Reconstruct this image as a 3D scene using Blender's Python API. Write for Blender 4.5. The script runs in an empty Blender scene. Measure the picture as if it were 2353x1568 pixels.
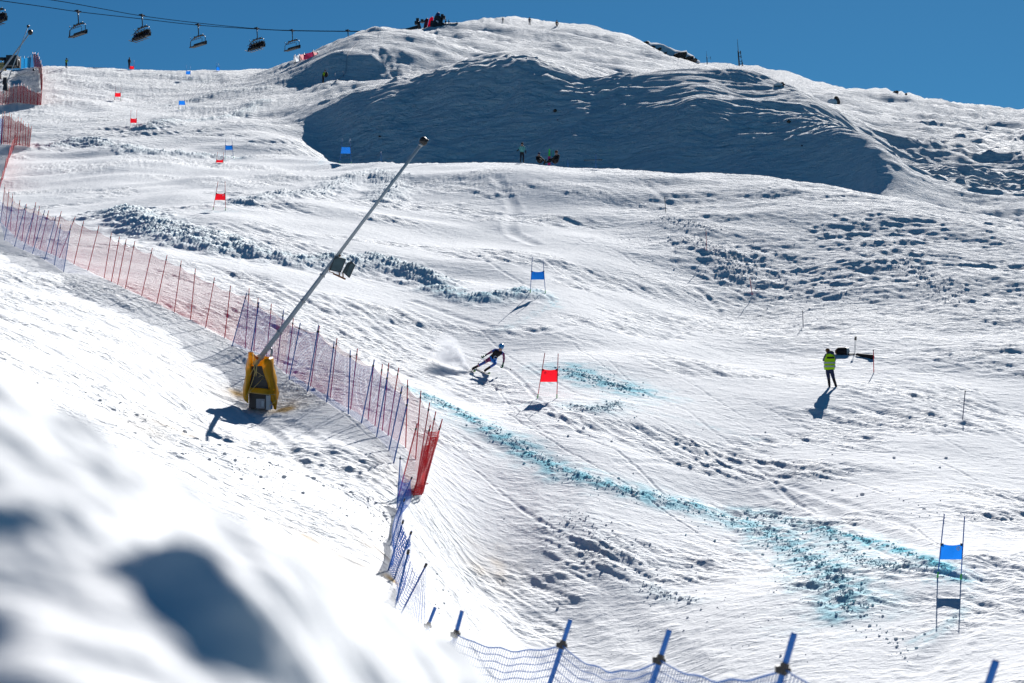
import bpy, bmesh, math, random, time
import numpy as np
from mathutils import Vector, Matrix

T0 = time.time()
SC = bpy.context.scene
COL = SC.collection
PI = math.pi

# ------------------------------------------------------------------ camera, sky, sun, exposure
PITCH = math.radians(4.0)
FPX = 4573.0                      # focal length in units of the 2352-wide plan used for measuring
CX, CY = 1176.0, 784.0
cam_d = bpy.data.cameras.new("camera")
cam = bpy.data.objects.new("camera", cam_d)
COL.objects.link(cam)
cam.location = (0, 0, 0)
cam.rotation_euler = (math.radians(90) + PITCH, 0, 0)
cam_d.sensor_width = 36.0
cam_d.lens = 36.0 * FPX / 2352.0
cam_d.clip_start = 0.05
cam_d.clip_end = 6000
cam_d.dof.use_dof = True
cam_d.dof.focus_distance = 88.0
cam_d.dof.aperture_fstop = (cam_d.lens / 1000.0) / 0.0150
SC.camera = cam

SUN_ELEV = math.radians(30.6)
SUN_AZ = math.radians(15.0)       # to the right of the view direction (+Y)
sun_dir = Vector((math.sin(SUN_AZ) * math.cos(SUN_ELEV), math.cos(SUN_AZ) * math.cos(SUN_ELEV), math.sin(SUN_ELEV)))
sun_d = bpy.data.lights.new("sun", 'SUN')
sun_d.energy = 5.0
sun_d.angle = math.radians(0.35)
sun_d.color = (1.0, 0.972, 0.935)
sun = bpy.data.objects.new("sun", sun_d)
COL.objects.link(sun)
sun.rotation_euler = (-sun_dir).to_track_quat('-Z', 'Y').to_euler()
sun.location = (40, 60, 80)

W = bpy.data.worlds.new("World")
SC.world = W
W.use_nodes = True
wn, wl = W.node_tree.nodes, W.node_tree.links
wn.clear()
w_out = wn.new("ShaderNodeOutputWorld")
w_bg = wn.new("ShaderNodeBackground")
w_sky = wn.new("ShaderNodeTexSky")
w_sky.sky_type = 'NISHITA'
w_sky.sun_disc = False
w_sky.sun_elevation = SUN_ELEV
w_sky.sun_rotation = SUN_AZ
w_sky.altitude = 2500
w_sky.air_density = 1.0
w_sky.dust_density = 0.8
w_sky.ozone_density = 2.0
w_mix = wn.new("ShaderNodeMix")
w_mix.data_type = 'RGBA'
w_mix.blend_type = 'MULTIPLY'
w_mix.inputs[0].default_value = 1.0
w_mix.inputs[7].default_value = (0.112, 0.34, 0.47, 1)
wl.new(w_sky.outputs[0], w_mix.inputs[6])
wl.new(w_mix.outputs[2], w_bg.inputs[0])
w_bg.inputs[1].default_value = 0.056
wl.new(w_bg.outputs[0], w_out.inputs[0])

vs = SC.view_settings
vs.view_transform = 'Standard'
vs.look = 'None'
vs.exposure = 0.97
vs.gamma = 1.0
vs.use_curve_mapping = False
SC.cycles.max_bounces = 5
SC.cycles.diffuse_bounces = 1
SC.cycles.transparent_max_bounces = 24
SC.cycles.volume_bounces = 4
SC.cycles.use_denoising = True
SC.cycles.sample_clamp_indirect = 0.15

#TERRAIN-BEGIN
# ------------------------------------------------------------------ terrain: plan of measured points
def ray(u, v):
    """direction, scaled so that Y = 1, of the line of sight through plan point (u, v)"""
    x = (u - CX) / FPX
    y = (CY - v) / FPX
    Y = math.cos(PITCH) - y * math.sin(PITCH)
    Z = math.sin(PITCH) + y * math.cos(PITCH)
    return x / Y, Z / Y

CTRL = []
def P(u, v, D, w=0.0):
    a, e = ray(u, v)
    CTRL.append((a, math.log(D), e))
def Pz(a, D, z):
    CTRL.append((a, math.log(D), z / D))
def Pd(u, v, D, dz):
    a, e = ray(u, v)
    CTRL.append((a, math.log(D), e + dz / D))

# race piste
for q in [(1300,1500,57),(1700,1500,54),(2100,1500,52),(2352,1500,50),(2600,1500,49),
          (1450,1568,54),(1900,1568,50),(2352,1568,47.5),(1150,1420,58),(1060,1300,61),
          (1000,1150,64),(1300,1180,67),(1700,1170,72),(2352,1170,70),(2152,1330,58),(1400,1330,62),(1800,1330,61),
          (1250,912,83),(1100,862,89),(1910,888,91),(2352,900,92),(1580,900,88),(2600,950,90),
          (1220,672,106),(1720,700,116),(2100,700,114),(2352,700,113),(1000,720,101),(1480,760,102),(1450,560,128),
          (800,640,106),(505,487,124),(800,490,130),(1100,490,136),(300,470,132),(620,570,112),
          (527,362,186),(700,400,168),(300,380,170),(120,420,158),(100,500,124),(400,310,208),
          (307,292,217),(418,250,249),(271,232,262),(120,260,240),(560,250,240),(640,215,258),(620,300,212),
          (100,190,275),(432,181,290),(300,175,290),(560,175,290),
          (-150,300,220),(-150,200,280),(-200,420,160)]: P(*q)
# crest of the piste, and the dip behind it
CREST = [(700,376,180),(850,376,176),(1000,371,172),(1100,369,169),(1200,369,166),(1300,375,164),(1400,384,162),(1600,398,159),(1800,414,156),(1980,440,153),(2150,476,149),(2352,520,145),(2600,580,140)]
for (u, v, D) in CREST:
    P(u, v + 1.5, D)
    P(u, v + 16, D * 0.93)
    if u > 900:
        Pd(u, v, D * 1.07, -1.5 if u < 1950 else -2.4)
        Pd(u, v, D * 1.13, -1.6 if u < 1950 else -3.0)
# shaded bank of the hill: foot and top edge
for q in [(672,288,221),(700,330,201),(730,335,211),(750,360,192),(790,375,206),(900,404,201),(1050,410,199),(1200,415,197),(1400,422,193),(1600,428,189),(1800,446,185),(1950,470,182),(2030,466,177)]: P(*q)
for q in [(720,255,223),(800,238,217),(900,226,214),(1050,207,213),(1200,199,212),(1330,226,209),(1400,262,206),(1340,226,212),(1470,250,206),(1600,238,204),(1800,268,201),(1930,304,195),(2010,335,190)]: P(*q)
# slope above, second shaded band, dome
for q in [(720,190,262),(850,171,265.5),(1000,152,274),(1100,140,283.6),(760,147,266.4),(850,126,268.9),(960,122,275.4),(1010,122,277.9),(1075,127,286.2),
          (760,215,243),(900,195,247),(1050,180,252),(1200,160,268),(1350,170,262),(1450,200,245),(1600,200,242),(1300,110,330),(1150,90,340),(1000,90,325),(1400,140,320),(1500,165,300)]: P(*q)
SKY_L = [(-150,150,300),(0,160,300),(100,154,302),(250,157,302),(400,162,304),(550,162,304),(640,155,304),(700,139,306),(760,112,315),(830,90,330),(900,77,348),(1000,61,380),(1080,53,402),(1170,51,420),(1280,57,425),(1400,80,418),(1480,106,408),(1545,138,396),(1640,168,384),(1750,195,374)]
for (u, v, D) in SKY_L:
    P(u, v, D)
    Pd(u, v, D * 1.10, -3.0)
# right-hand back ridge and the ground below it
for q in [(1560,142,500),(1640,144,500),(1720,149,495),(1850,164,480),(1930,192,455),(2050,212,430),(2130,222,415),(2230,246,405),(2352,257,400),(2600,262,400)]:
    P(*q)
    Pd(q[0], q[1], q[2] * 1.12, -4)
for q in [(1850,215,340),(2000,240,330),(2200,275,320),(2352,290,320),(1750,215,300),(1900,255,265),(2000,290,250),(2150,330,232),(2352,340,240),
          (2050,380,203),(2200,400,206),(2352,420,206),(2000,430,182),(2180,450,184),(2352,480,180),(2600,420,200),(2600,300,320)]: P(*q)
for a in (-0.5, -0.3, -0.1, 0.1, 0.3, 0.5):
    Pz(a, 800, 40)
    Pz(a, 1500, 10)
# fence bank on the left, down to the near fence
for q in [(955,1140,60),(880,1010,67),(760,900,74),(650,840,79),(520,775,83),(350,690,87),(150,625,91),(0,560,100),(-150,520,112),
          (600,938,72),(560,985,68),(300,820,70),(100,740,70),(0,700,72),(0,830,48),(150,940,42),(300,980,46),(430,1060,42),(700,1080,56),(800,1130,54),
          (560,1160,38),(700,1240,36),(850,1180,51),(875,1240,44),(880,1300,38),(800,1300,36),(900,1345,33),(900,1390,28)]: P(*q)
for (a, D, z) in [(-0.055,24,-1.85),(-0.045,20,-1.98),(-0.026,15.5,-2.6),(0.024,14,-2.95),(0.075,11.7,-3.0),(0.139,9.8,-2.95),(0.243,8.4,-2.9),
                  (0.02,20,-4.2),(0.08,20,-4.8),(0.2,20,-5.2),(0.0,32,-4.2),(0.1,32,-5.8),(0.25,32,-6.0),(0.0,45,-5.2),(0.12,44,-6.2),(0.26,42,-6.0),
                  (-0.10,30,-1.1),(-0.16,30,0.1),(-0.22,30,0.7),(-0.27,30,1.1),(-0.10,16,-1.2),(-0.18,16,-0.4),(-0.26,16,0.1),
                  (-0.10,9,-0.75),(-0.18,9,-0.25),(-0.26,9,0.05),(0.0,9,-1.5),(0.12,6,-2.0),(0.3,6,-2.4),(0.05,6,-1.3),(0.5,6,-2.6),(0.5,20,-5),(0.5,50,-4)]:
    Pz(a, D, z)
# out-of-focus bank beside the camera
for q in [(-100,860,1.30),(0,908,1.31),(150,990,1.32),(300,1078,1.33),(500,1200,1.33),(700,1325,1.36),(850,1408,1.50),(1000,1488,1.76),(1120,1578,2.0)]:
    P(*q)
    Pd(q[0], q[1], q[2] * 1.5, -0.10)
for q in [(0,1100,1.17),(250,1180,1.19),(500,1330,1.20),(800,1500,1.38),(1000,1568,1.60),(0,1350,1.03),(300,1400,1.04),(600,1568,1.08),(0,1568,0.92),(300,1568,0.94),(-150,1300,1.06)]: P(*q)
for (a, D, z) in [(0.05,2.2,-0.55),(0.2,2.2,-0.75),(0.4,2.2,-0.95),(0.0,1.0,-0.32),(0.3,1.0,-0.42),(-0.3,1.0,-0.08),(0.1,0.4,-0.22),(-0.2,0.4,-0.16)]:
    Pz(a, D, z)

AW, LW = 3.0, 1.0
_c = np.array(CTRL, dtype=np.float64)
_cx = np.stack([_c[:, 0] * AW, _c[:, 1] * LW], 1)
def _phi(r2):
    return np.where(r2 > 1e-12, 0.5 * r2 * np.log(np.maximum(r2, 1e-12)), 0.0)
def _tps_fit(X, y, lam):
    n = len(X)
    d2 = ((X[:, None, :] - X[None, :, :]) ** 2).sum(-1)
    K = _phi(d2) + lam * np.eye(n)
    Q = np.concatenate([np.ones((n, 1)), X], 1)
    A = np.zeros((n + 3, n + 3))
    A[:n, :n] = K; A[:n, n:] = Q; A[n:, :n] = Q.T
    return np.linalg.solve(A, np.concatenate([y, np.zeros(3)]))
_w = _tps_fit(_cx, _c[:, 2], 2e-4)
def base_e(a, l):
    """tangent of elevation of the bare terrain at azimuth tangent a and log distance l"""
    a = np.asarray(a, dtype=np.float64); l = np.asarray(l, dtype=np.float64)
    sh = a.shape
    X = np.stack([a.ravel() * AW, l.ravel() * LW], 1)
    out = np.empty(len(X))
    n = len(_cx)
    for s in range(0, len(X), 20000):
        q = X[s:s + 20000]
        d2 = ((q[:, None, :] - _cx[None, :, :]) ** 2).sum(-1)
        out[s:s + 20000] = _phi(d2) @ _w[:n] + _w[n] + q @ _w[n + 1:]
    return out.reshape(sh)
#TERRAIN-END
# ------------------------------------------------------------------ noise
_rng = np.random.RandomState(7)
_perm = np.tile(_rng.permutation(256), 2).astype(np.int32)
_ang = _rng.rand(256).astype(np.float32) * 2 * PI
_gx, _gy = np.cos(_ang), np.sin(_ang)
def perlin(x, y, seed=0):
    x = np.asarray(x, np.float32) + seed * 17.31; y = np.asarray(y, np.float32) + seed * 9.77
    fx, fy = np.floor(x), np.floor(y)
    ix = fx.astype(np.int32) & 255; iy = fy.astype(np.int32) & 255
    x = x - fx; y = y - fy
    u = x * x * x * (x * (x * 6 - 15) + 10); v = y * y * y * (y * (y * 6 - 15) + 10)
    ix1 = (ix + 1) & 255; iy1 = (iy + 1) & 255
    px0 = _perm[ix]; px1 = _perm[ix1]
    h00 = _perm[px0 + iy]; h10 = _perm[px1 + iy]; h01 = _perm[px0 + iy1]; h11 = _perm[px1 + iy1]
    n00 = _gx[h00] * x + _gy[h00] * y; n10 = _gx[h10] * (x - 1) + _gy[h10] * y
    n01 = _gx[h01] * x + _gy[h01] * (y - 1); n11 = _gx[h11] * (x - 1) + _gy[h11] * (y - 1)
    a = n00 + u * (n10 - n00); b = n01 + u * (n11 - n01)
    return (a + v * (b - a)) * 1.5
def fbm(x, y, n=3, seed=0):
    s = 0; amp = 1.0
    for i in range(n):
        s = s + amp * perlin(x * 2 ** i, y * 2 ** i, seed + i * 3); amp *= 0.5
    return s
def sst(lo, hi, x):
    t = np.clip((x - lo) / (hi - lo), 0, 1)
    return t * t * (3 - 2 * t)

# ------------------------------------------------------------------ where a plan point meets the bare terrain
def base_hit(u, v, lo=40, hi=700):
    a, e = ray(u, v)
    ls = np.linspace(math.log(lo), math.log(hi), 1500)
    E = base_e(np.full_like(ls, a), ls)
    k = int(np.argmax(E >= e))
    D = math.exp(ls[k])
    return a * D, D
def smooth_line(pts, n=5):
    """Catmull-Rom through the points"""
    if len(pts) < 3: return pts
    q = [pts[0]] + list(pts) + [pts[-1]]
    out = []
    for i in range(1, len(q) - 2):
        for k in range(n):
            t = k / n
            out.append(tuple(0.5 * (2 * b + (c - a) * t + (2 * a - 5 * b + 4 * c - d) * t * t + (3 * b - a - 3 * c + d) * t ** 3) for a, b, c, d in zip(q[i - 1], q[i], q[i + 1], q[i + 2])))
    out.append(tuple(pts[-1]))
    return out
def line_w(pts, lo=40):
    return [base_hit(u, v, lo) for u, v in smooth_line(pts)]

# broken-up snow thrown out of the race line: (plan polyline, half width m, height m, dye)
BERMS = [
    ([(975,905),(1060,960),(1140,1003),(1300,1078),(1400,1108),(1480,1135),(1600,1165)], 0.75, 0.13, 0.85),
    ([(1560,1150),(1640,1178),(1740,1215),(1830,1265),(1900,1320),(1945,1385),(1935,1420)], 0.85, 0.13, 0.7),
    ([(1700,1165),(1800,1190),(1900,1218),(1990,1290),(2090,1310)], 0.5, 0.08, 0.5),
    ([(1880,1218),(1960,1230),(2050,1255),(2120,1290),(2200,1330)], 0.35, 0.06, 1.0),
    ([(1310,850),(1370,870),(1420,880),(1450,890)], 1.2, 0.10, 0.8),
    ([(1320,930),(1370,945),(1420,925)], 0.6, 0.12, 0.35),
    ([(265,480),(350,525),(450,570),(560,590),(700,612),(860,612),(960,640)], 1.5, 0.26, 0.35),
    ([(380,515),(470,545),(560,575)], 1.6, 0.20, 0.3),
    ([(1000,668),(1060,690),(1150,680),(1215,665)], 1.0, 0.16, 0.7),
    ([(840,600),(930,630),(1010,655)], 1.0, 0.16, 0.3),
    ([(550,470),(640,455),(740,440),(850,405),(900,432),(870,455)], 1.4, 0.20, 0.15),
    ([(100,345),(200,330),(330,352),(430,360),(500,362)], 1.8, 0.24, 0.25),
    ([(330,300),(420,283),(520,270),(600,240)], 1.6, 0.22, 0.25),
    ([(390,238),(500,218),(620,205)], 1.6, 0.20, 0.1),
    ([(330,172),(420,178),(470,184)], 1.4, 0.2, 0.1),
    ([(1560,555),(1620,580),(1680,600),(1700,640)], 1.6, 0.18, 0.0),
    ([(1520,500),(1560,520),(1640,530)], 1.4, 0.16, 0.0),
    ([(1320,1170),(1330,1215),(1400,1260),(1480,1300)], 1.6, 0.08, 0.05),
    ([(1480,1345),(1540,1375),(1590,1388)], 0.5, 0.12, 0.2),
    ([(2060,600),(2120,640),(2180,690)], 2.0, 0.16, 0.0),
    ([(2100,1480),(2170,1440),(2210,1400)], 0.2, 0.03, 0.5),
    ([(600,1060),(680,1100),(760,1130),(860,1160)], 0.7, 0.06, 0.0),
]
# dye painted on the snow, no relief: (polyline, half width, strength)
DYES = [([(1150,760),(1210,725),(1262,690),(1262,665)], 0.35, 0.5), ([(1275,700),(1262,672),(1215,668)], 0.4, 0.8),
        ([(1190,925),(1280,918),(1500,950),(1750,1010)], 0.25, 0.45), ([(1300,845),(1400,850)], 1.2, 0.35),
        ([(2100,1500),(2180,1440),(2215,1390),(2230,1330),(2150,1270),(1960,1205)], 0.22, 0.6), ([(2150,1335),(2230,1330)], 0.45, 0.9),
        ([(480,490),(530,486)], 0.7, 0.6), ([(510,363),(550,362)], 0.8, 0.7), ([(740,380),(800,378)], 0.8, 0.5), ([(425,183),(440,183)], 0.8, 0.4),
        ([(1030,945),(1300,1060)], 0.6, 0.35)]
# single ski tracks and groomer edges: (polyline, half width, depth)
TRACKS = [([(1500,780),(1590,755),(1650,725),(1640,695),(1600,665)], 0.22, 0.07), ([(950,700),(1100,745),(1250,760),(1330,735)], 0.3, 0.05),
          ([(330,650),(620,700),(1000,760)], 0.25, 0.03), ([(1280,1060),(1300,1190),(1370,1330),(1460,1450),(1600,1568)], 0.5, 0.05),
          ([(1010,1180),(1060,1300),(1180,1450),(1260,1568)], 0.3, 0.05), ([(1770,1130),(2000,1210),(2200,1290),(2352,1400)], 0.3, 0.04),
          ([(240,822),(320,848),(400,880),(520,920),(600,955)], 0.30, 0.07), ([(560,945),(640,1010),(720,1080),(830,1140)], 0.18, 0.06),
          ([(0,752),(120,800),(240,860),(330,900)], 0.25, 0.04), ([(640,960),(720,1010),(800,1080),(880,1140)], 0.2, 0.04),
          ([(2050,900),(2200,960),(2352,1030)], 0.2, 0.03), ([(1420,1060),(1600,1070),(1850,1130),(2100,1210)], 0.2, 0.03),
          ([(2352,1180),(2290,1300),(2240,1420),(2120,1540)], 0.35, 0.05), ([(1480,420),(1560,480),(1540,540)], 0.3, 0.05),
          ([(1140,420),(1180,470),(1170,520),(1230,560)], 0.35, 0.07), ([(1200,640),(1350,560),(1450,545)], 0.25, 0.04)]
# brown stains of blown grit
DIRT = [(390,1000,60,16,.8),(300,985,60,20,.5),(810,1290,40,10,1.),(860,1260,50,12,.7),(545,905,40,8,.8),(650,938,34,9,1.1),(900,1330,22,8,1.),(680,1225,60,22,.5),(700,880,60,20,.15),(1130,1300,60,24,.35)]

def seg_dist(X, Y, pts, reach):
    """distance to a world polyline, evaluated only near it; rows of the grid are rows of equal Y"""
    out = np.full(X.shape, 1e3, np.float32)
    tt = np.zeros(X.shape, np.float32)
    tot = 0.0
    yr = Y[:, 0]
    for (x0, y0), (x1, y1) in zip(pts[:-1], pts[1:]):
        L = math.hypot(x1 - x0, y1 - y0) + 1e-6
        r0 = int(np.searchsorted(yr, min(y0, y1) - reach)); r1 = int(np.searchsorted(yr, max(y0, y1) + reach))
        if r1 > r0:
            ym = 0.5 * (y0 + y1)
            xs_ = X[r0:r1]; ys_ = Y[r0:r1]
            c = A1 * ym
            k0 = int(np.searchsorted(A1, (min(x0, x1) - reach) / ym - 0.06)); k1 = int(np.searchsorted(A1, (max(x0, x1) + reach) / ym + 0.06))
            if k1 > k0:
                xs = xs_[:, k0:k1]; ys = ys_[:, k0:k1]
                t = np.clip(((xs - x0) * (x1 - x0) + (ys - y0) * (y1 - y0)) / (L * L), 0, 1)
                d = np.hypot(xs - x0 - t * (x1 - x0), ys - y0 - t * (y1 - y0))
                o = out[r0:r1, k0:k1]; b = d < o
                o[b] = d[b]
                q = tt[r0:r1, k0:k1]; q[b] = tot + t[b] * L
        tot += L
    return out, tt, tot
_tr = random.Random(21)
for _ in range(46):                      # tracks left by skiers slipping down the course
    u0, v0 = _tr.uniform(700, 2250), _tr.uniform(430, 1250)
    sl = 0.30 + 0.5 * max(0, min(1, (1600 - u0) / 1000)) + _tr.uniform(-.12, .12)
    ph, am, n_ = _tr.uniform(0, 6), _tr.uniform(6, 28), _tr.randint(4, 8)
    sc_ = 0.35 + v0 / 1400
    TRACKS.append(([(u0 + 62 * k * sc_, v0 + 62 * k * sc_ * sl + am * sc_ * math.sin(ph + 1.1 * k)) for k in range(n_)], _tr.uniform(.05, .11) * (1.25 if v0 < 700 else 1), _tr.uniform(.015, .04)))
TRACKS = [([q for q in pl if q[1] < 1600], w, d) for pl, w, d in TRACKS]
TRACKS = [t for t in TRACKS if len(t[0]) > 1]

# ------------------------------------------------------------------ terrain grid
QUAL = 1.0
NCOL = int(1420 * QUAL)
a_in = np.linspace(-0.272, 0.272, NCOL)
_sp = 0.272 + np.cumsum(np.linspace(0.004, 0.06, 34))
A1 = np.concatenate([-_sp[::-1], a_in, _sp])
_lf = np.linspace(math.log(0.25), math.log(1600), 3000)
_pa = np.linspace(-0.25, 0.25, 21)
_PE = base_e(*np.meshgrid(_pa, _lf))
_env = np.maximum.accumulate(_PE, axis=0)
_dv = np.maximum(np.gradient(_env, axis=0), 0) / (_lf[1] - _lf[0])
_dens = 0.5 * _dv.mean(1) + 0.5 * np.percentile(_dv, 85, axis=1)
_dens = np.convolve(np.pad(_dens, 20, mode='edge'), np.ones(41) / 41, 'valid') * 1991 * 1.35 * QUAL + 30
_cum = np.concatenate([[0], np.cumsum((_dens[1:] + _dens[:-1]) / 2 * (_lf[1] - _lf[0]))])
NROW = int(_cum[-1])
L1 = np.interp(np.linspace(0, _cum[-1], NROW), _cum, _lf)
# the bare terrain is smooth: evaluate it coarsely and interpolate
_ca = np.concatenate([np.linspace(-A1[-1] * -1 if False else A1[0], -0.275, 40), np.linspace(-0.272, 0.272, 300), np.linspace(0.275, A1[-1], 40)])
_cl = np.interp(np.linspace(0, _cum[-1], 620), _cum, _lf)
_CE = base_e(*np.meshgrid(_ca, _cl))
_t = np.empty((len(_cl), len(A1)))
for i in range(len(_cl)):
    _t[i] = np.interp(A1, _ca, _CE[i])
E0 = np.empty((NROW, len(A1)))
_k = np.clip(np.searchsorted(_cl, L1) - 1, 0, len(_cl) - 2)
_f = ((L1 - _cl[_k]) / (_cl[_k + 1] - _cl[_k]))[:, None]
E0 = _t[_k] * (1 - _f) + _t[_k + 1] * _f
Dm = np.exp(L1)[:, None] * np.ones((1, len(A1)))
Am = np.ones((NROW, 1)) * A1[None, :]
X = (Am * Dm).astype(np.float32); Y = Dm.astype(np.float32); Zb = E0 * Dm
Af = Am.astype(np.float32)

def detail(X, Y, Af):
    h = np.zeros(X.shape, np.float32)
    dye = np.zeros(X.shape, np.float32)
    far = sst(30, 45, Y)
    # which kind of snow lies where
    hill = sst(178, 200, Y) * sst(-0.115, -0.075, Af + (Y - 190) * 0.0001) + 0.6 * sst(300, 330, Y) * (1 - sst(-0.115, -0.075, Af))
    hill = np.clip(hill, 0, 1)
    right = sst(0.03, 0.13, Af - 0.0016 * (120 - Y)) * sst(88, 112, Y) * (1 - hill)
    upper = sst(180, 215, Y) * (1 - hill)
    piste = np.clip(1 - hill - right, 0, 1) * far
    # long undulations
    wx = X + 2.5 * perlin(X / 14, Y / 14, 31); wy = Y + 2.5 * perlin(X / 14, Y / 14, 32)
    h += far * (0.36 * perlin(wx / 17, wy / 13, 1) + 0.20 * perlin(wx / 6.5, wy / 5, 2)) * np.clip(Y / 110, 0.5, 1.6)
    # ski-worn grain of the piste, drawn out along the fall line
    tx, ty = 0.62, -0.78
    al = X * tx + Y * ty; ac = X * -ty + Y * tx
    patch = sst(-0.05, 0.40, fbm((X + 0.35 * Y) / 12, Y / 7, 3, 5))
    patch2 = sst(0.0, 0.5, fbm(X / 3, Y / 2.2, 2, 9))
    amp = far * (piste * (0.14 + 1.7 * patch) + right * 1.0 + upper * 0.4)
    h += amp * (0.032 * perlin(ac / 0.42, al / 2.2, 11) + 0.020 * perlin(ac / 0.2, al / 1.6, 12) + 0.034 * perlin(ac / 0.9, al / 4.5, 10))
    h += far * (piste + right) * (0.016 + 0.036 * patch * (0.3 + 0.7 * patch2)) * (0.7 * perlin(X / 0.75, Y / 0.55, 13) + 0.8 * np.abs(perlin(X / 0.40, Y / 0.34, 14)) + 0.6 * np.abs(perlin(X / 0.19, Y / 0.18, 15)))
    h += far * piste * patch * 0.06 * perlin((X + 0.35 * Y) / 2.6, (Y - 0.2 * X) / 1.1, 16)
    # rough, wind-packed ground beside the course and on the hill
    def sastrugi(s, k):
        x = X + 0.25 * Y + 1.2 * s * perlin(X / (5 * s), Y / (4 * s), 40 + k); y = Y - 0.10 * X + 0.8 * s * perlin(X / (5 * s), Y / (4 * s), 44 + k)
        m = sst(-0.45, 0.45, fbm(X / (13 * s), Y / (8 * s), 2, 48 + k))
        n1 = perlin(x / (6.5 * s), y / (1.5 * s), 51 + k)
        n1 = np.where(n1 > 0, n1 * 1.3, n1 * 0.6)
        return (0.25 + 0.55 * m) * ((0.13 if k < 100 else 0.06) * n1 + (0.10 if k < 100 else 0.15) * perlin(x / (2.8 * s), y / (0.8 * s), 54 + k)) + (0.35 + 0.65 * m) * (0.10 * perlin(x / (1.4 * s), y / (0.45 * s), 57 + k) + 0.08 * perlin(x / (0.7 * s), y / (0.26 * s), 60 + k))
    if True:
        ws = right * (0.62 + 0.5 * sst(0.1, 0.25, Af))
        h += (ws * 0.95) * sastrugi(1.0, 0)
        h += right * 0.15 * perlin((X + 0.3 * Y) / 5.5, (Y - 0.15 * X) / 2.6, 73) * sst(-0.3, 0.3, fbm(X / 15, Y / 9, 2, 74))
        hs = hill * (2.7 + 0.6 * sst(300, 420, Y)) * (1 + 0.9 * sst(0.165, 0.225, Af))
        h += hs * sastrugi(2.0, 100)
        h += hill * (1.2 * perlin((X + 0.2 * Y) / 22, Y / 11, 71) + 0.35 * perlin((X + 0.2 * Y) / 9, Y / 4.5, 72))
        h += upper * 0.9 * sastrugi(1.7, 200) * sst(-0.2, 0.4, fbm(X / 16, Y / 10, 2, 77))
    # banks of broken snow
    for i, (pl, hw, ht, dy) in enumerate(BERMS):
        d, t, tot = seg_dist(X, Y, line_w(pl), hw * 3.2)
        m = d < hw * 3.1
        if not m.any(): continue
        xs, ys = X[m], Y[m]
        jag = 1 + 0.55 * perlin(xs / 1.3, ys / 1.3, 80 + i) + 0.3 * perlin(xs / 0.5, ys / 0.5, 81 + i)
        g = np.exp(-(d[m] / (hw * jag)) ** 2) * sst(0, 0.6, t[m] + 0.2) 
        big = 6 <= i <= 13 or i == 15
        lump = (1.1 if big else 0.5) + (0.35 if big else 0.9) * np.abs(perlin(xs / 0.42, ys / 0.36, 90 + i)) + 0.6 * np.abs(perlin(xs / 0.2, ys / 0.18, 91 + i)) + 0.5 * perlin(xs / 1.1, ys / 0.8, 92 + i)
        h[m] += ht * (1.15 if big else 0.55) * g * lump
        k = np.exp(-(d[m] / (hw * (1.2 if i < 6 else 0.95) * jag)) ** 2)
        dye[m] = np.maximum(dye[m], dy * (1.0 if i < 6 else 0.7) * k * (0.35 + 0.65 * sst(-0.2, 0.25, perlin(xs / 0.6, ys / 0.6, 95 + i))))
    for i, (pl, hw, st) in enumerate(DYES):
        d, t, tot = seg_dist(X, Y, line_w(pl), hw * 3.2)
        m = d < hw * 3.1
        if not m.any(): continue
        xs, ys = X[m], Y[m]
        k = np.exp(-(d[m] / hw) ** 2) * (0.3 + 0.7 * sst(-0.25, 0.3, perlin(xs / 0.5, ys / 0.9, 110 + i)))
        dye[m] = np.maximum(dye[m], 0.5 * st * k * (0.25 + 0.75 * sst(-0.3, 0.25, perlin(xs / 0.16, ys / 0.3, 111 + i))))
    for i, (pl, hw, dep) in enumerate(TRACKS):
        d, t, tot = seg_dist(X, Y, line_w(pl), hw * 4)
        m = d < hw * 3.9
        if not m.any(): continue
        q = d[m] / hw
        h[m] += dep * (-np.exp(-q * q) + 0.6 * np.exp(-((q - 1.7) / 0.6) ** 2) * (0.6 + 0.8 * perlin(X[m] / 0.5, Y[m] / 0.5, 130 + i)))
    # the trodden bank left of the fence
    bank = (1 - sst(-0.03, -0.005, Af + 0.0009 * (Y - 60))) * sst(12, 22, Y) * (1 - sst(86, 100, Y))
    pb = sst(0.0, 0.5, fbm(X / 4, Y / 5, 2, 140))
    bx, by = 0.80, -0.60
    bl = X * bx + Y * by; bc = X * -by + Y * bx
    hx, hy = base_hit(800, 1010)
    calm = 1 - 0.8 * np.exp(-((X - hx) / 2.6) ** 2 - ((Y - hy) / 7.0) ** 2)
    bank = bank * calm
    h += bank * (0.020 * perlin(bc / 0.28, bl / 1.6, 141) + (0.010 + 0.035 * pb) * perlin(X / 0.4, Y / 0.4, 142) + 0.018 * (0.2 + pb) * perlin(X / 0.16, Y / 0.16, 143))
    # snow drifted round the gun and hollow behind it
    # the near bank, out of focus
    near = 1 - sst(6, 12, Y)
    calm2 = np.ones(X.shape, np.float32)
    nr = int(np.searchsorted(Y[:, 0], 4.0))
    if nr > 0:
        xs, ys = X[:nr], Y[:nr]
        def crest(u0, v0, d0, u1, v1, d1, ht, wl, wr):
            a0, a1 = ray(u0, v0)[0], ray(u1, v1)[0]
            x0, y0, x1, y1 = a0 * d0, d0, a1 * d1, d1
            L = math.hypot(x1 - x0, y1 - y0); ux, uy = (x1 - x0) / L, (y1 - y0) / L
            s = (xs - x0) * uy - (ys - y0) * ux
            t = ((xs - x0) * ux + (ys - y0) * uy) / L
            s = s + 0.012 * perlin(xs / 0.12, ys / 0.12, 160)
            rng = sst(-0.15, 0.15, t) * (1 - sst(0.35, 1.1, t))
            return ht * np.where(s > 0, np.exp(-(s / wr) ** 2), np.exp(-(s / wl) ** 2)) * rng, 1 - 0.85 * np.exp(-(s / 0.09) ** 2) * rng
        hc, calm2[:nr] = crest(600, 1620, 1.06, 315, 1270, 1.145, 0.046, 0.030, 0.11)
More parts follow.
